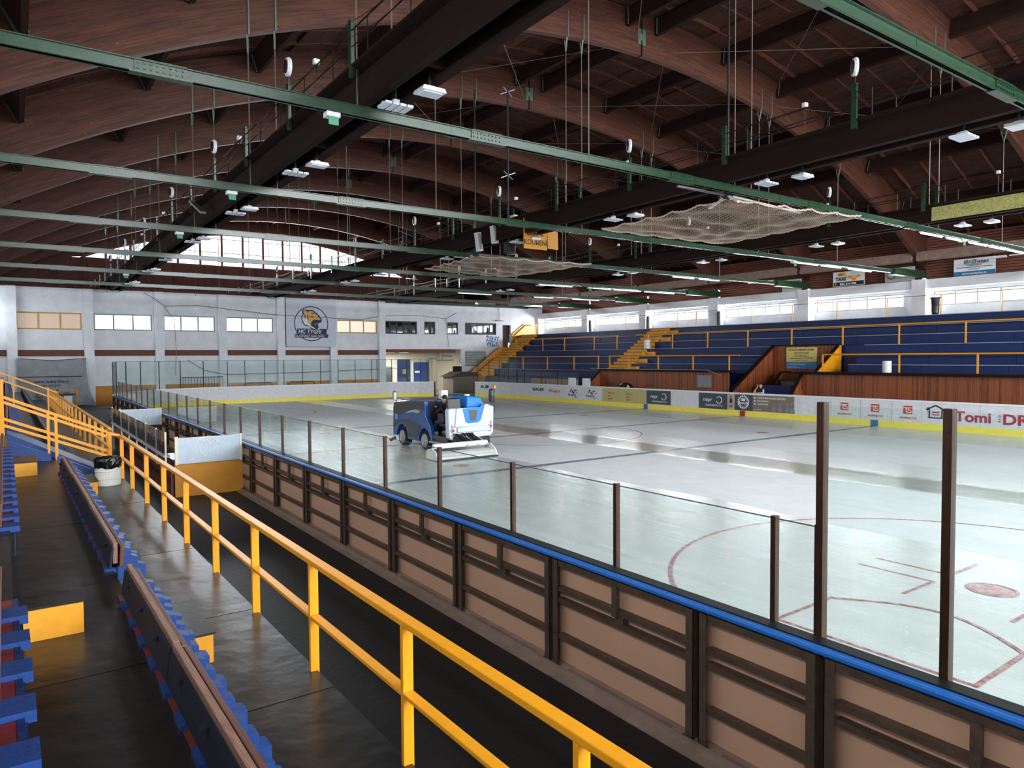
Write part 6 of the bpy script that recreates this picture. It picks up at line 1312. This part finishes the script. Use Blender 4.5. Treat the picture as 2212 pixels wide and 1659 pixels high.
lr = thing('landing_railing', 'orange railing before the dark doorway at the end wall landing', 'railing', (42.4, 60.3, 4.5))
for z in (5.1, 5.7): MB().tube([(41.8, 59.9, z), (43.1, 59.9, z)], .035, 6).build('rail_bar', M_YEL, lr)
for x in (42.6, 43.05): MB().box(x, 59.87, 4.45, x+.06, 59.93, 5.75).build('post', M_YEL, lr)
dd = MB(); dd.box(41.8, EY+.5, 4.4, 42.85, EY+.6, 6.9); struct('door_1', dd, mat('dim_doorway', (86, 76, 70), .8)); 
bsk = tag(MB().box(40.0, 58.2, 3.2, 40.7, 58.6, 3.75).box(40.3, 58.35, 2.4, 40.4, 58.45, 3.2).build('blue_litter_basket', M_BLUE), 'small blue litter basket on a post beside the orange stairs', 'basket')
# tarpaulin with telephone lettering in the far left corner
tp2 = thing('tarpaulin', 'hanging grey tarpaulin with faded web address lettering on the end wall at left', 'tarpaulin', (2.3, 60.4, .2))
mb = MB(); nx_, nz_ = 24, 16
random.seed(4)
for k in range(nz_+1):
    for i in range(nx_+1):
        u, v = i/nx_, k/nz_; x = .12+u*(4.15+.55*(1-v)**3); z = .15+3.42*v-(.12*sin(pi*u) if k == nz_ else .0)*1
        mb.v.append((x, 60.25+.12*sin(u*9+v*5)+.3*(1-v)**2*u-.25*(1-v)**2, z))
for k in range(nz_):
    for i in range(nx_): b = k*(nx_+1)+i; mb.face([b, b+1, b+nx_+2, b+nx_+1])
to = mb.build('cloth', M_TARP, tp2); sm = to.modifiers.new('t', 'SOLIDIFY'); sm.thickness = .015
text('www.hokej-live.cz', .3, (1.05, 59.86, 1.86), (1, 0, 0), (0, 0, 1), M_NV, tp2, off=.006, sx=.95, shear=.15); text('tel: 602 737 010', .22, (1.15, 59.86, 1.58), (1, 0, 0), (0, 0, 1), M_NV, tp2, off=.004, shear=.1)
MB().tube([(.1, 60.2, 3.58), (2.3, 60.2, 3.45), (4.3, 60.2, 3.58)], .02, 4).tube([(.12, 60.0, 2.3), (4.0, 59.95, 2.28)], .02, 4).build('rope', M_STEEL, tp2)
for x in (1.35, 3.0): MB().lathe([(.12, -.02), (.2, 0), (.2, .02)], (x, 59.85, .95), 14, 'Y').build('eyelet_port', MATS['mid_grey'], tp2)
wfr = thing('wooden_frame', 'orange wooden frame with black tray in front of the tarpaulin', 'frame', (3.3, 58, .1)); MB().box(2.3, 58, 1.35, 3.5, 58.08, 1.42).build('cross_bar', M_OR, wfr)
for x in (2.3, 3.45): MB().box(x, 58, .1, x+.12, 58.1, 1.42).build('leg', M_OR, wfr)
MB().box(2.4, 57.6, 1.0, 3.4, 58.0, 1.12).build('tray', M_BLACK, wfr); MB().box(2.7, 57.7, .1, 3.2, 58, 1.0).build('white_bin', M_WPLAS, wfr)
bar_ = thing('crowd_barrier', 'dark upright bar barrier leaning behind the end glass', 'barrier', (12, 59.6, 0)); MB().tube([(10.6, 59.6, 2.05), (13.6, 59.6, 2.05)], .03, 5).tube([(10.6, 59.6, .3), (13.6, 59.6, .3)], .03, 5).build('frame_bar', M_STEEL, bar_)
for i in range(15): MB().tube([(10.65+i*.21, 59.6, .02), (10.65+i*.21, 59.6, 2.05)], .018, 4).build('upright', M_STEEL, bar_)
for i, (x, s) in enumerate(((16.3, 'left'), (19.9, 'right'))):
    g = thing('spare_goal', 'low dark goal frame behind the end glass, %s one' % s, 'goal frame', (x, 59.5, 0), 'goal frames behind the end glass'); MB().tube([(x-1.2, 59.3, 0), (x-1.1, 59.3, 1.35), (x-.9, 59.3, 1.5), (x+.9, 59.3, 1.5), (x+1.1, 59.3, 1.35), (x+1.2, 59.3, 0)], .05, 6).build('frame', M_STEEL, g)
for i, (x, z) in enumerate(((9.9, 2.85), (11.35, 2.9), (7.3, 2.9))):
    tag(MB().box(x, EY-.03, z, x+.45, EY-.005, z+.42).build('notice', M_LETW), 'small white notice on the end wall, %s' % ['above the left end of the barrier', 'above the right end of the barrier', 'left of the barrier'][i], 'notice', 'notices on the end wall')
# drooping cables on the end wall
for i, pts in enumerate(([(8.2, 8.6), (9.0, 8.1), (9.6, 7.6), (12, 7.75), (18, 7.2), (26, 6.95), (28, 7.4), (32, 7.55), (35, 7.3), (36.2, 7.9)], [(35, 7.3), (35.1, 6), (35.3, 4.5)], [(9.6, 7.6), (10.3, 6.5), (10.4, 4.2), (10.3, 2.2)], [(11.2, 3.4), (12.4, 2.6), (14, 2.2), (20, 2.25), (30, 2.5)])):
    tag(MB().tube([(x, EY-.47 if x < 28 else EY-.05, z) for x, z in pts], .02, 4).build('cable', M_ROD), 'thin drooping cable on the white end wall, ' + ['long run above the windows', 'drop beside the small dark windows', 'drop right of the second pilaster', 'low run behind the end glass'][i], 'cable', 'cables on the end wall')
tag(MB().tube([(41.3, EY-.1, 8.6), (41.3, EY-.1, 7.3)], .03, 5).box(40.9, EY-.3, 7.2, 41.7, EY-.02, 7.3).build('hanging_bracket', M_ROD), 'grey bracket hanging above the doorway on the end wall', 'bracket')

# thin bracing wires between the arches
for q, (ya, yb) in enumerate(((13.75, 21.35), (21.65, 29.25), (29.55, 37.15))):
    t = thing('bracing_wires', 'thin crossed bracing wires under the roof deck in the %s bay from the front' % ORD[q], 'wire', (27, ya, 15), 'bracing wires under the roof deck')
    for (xa, xb) in ((14.5, 21.5), (23.5, 30.5), (31.0, 38.0)):
        za = AP(math.degrees(math.asin((xa-ACX)/(AR+.9))), AR+.5, ya)[2]; zb = AP(math.degrees(math.asin((xb-ACX)/(AR+.9))), AR+.5, ya)[2]
        MB().tube([(xa, ya, za), (xb, yb, zb)], .012, 4).build('wire', M_ROD, t); MB().tube([(xb, ya, zb), (xa, yb, za)], .012, 4).build('wire', M_ROD, t)
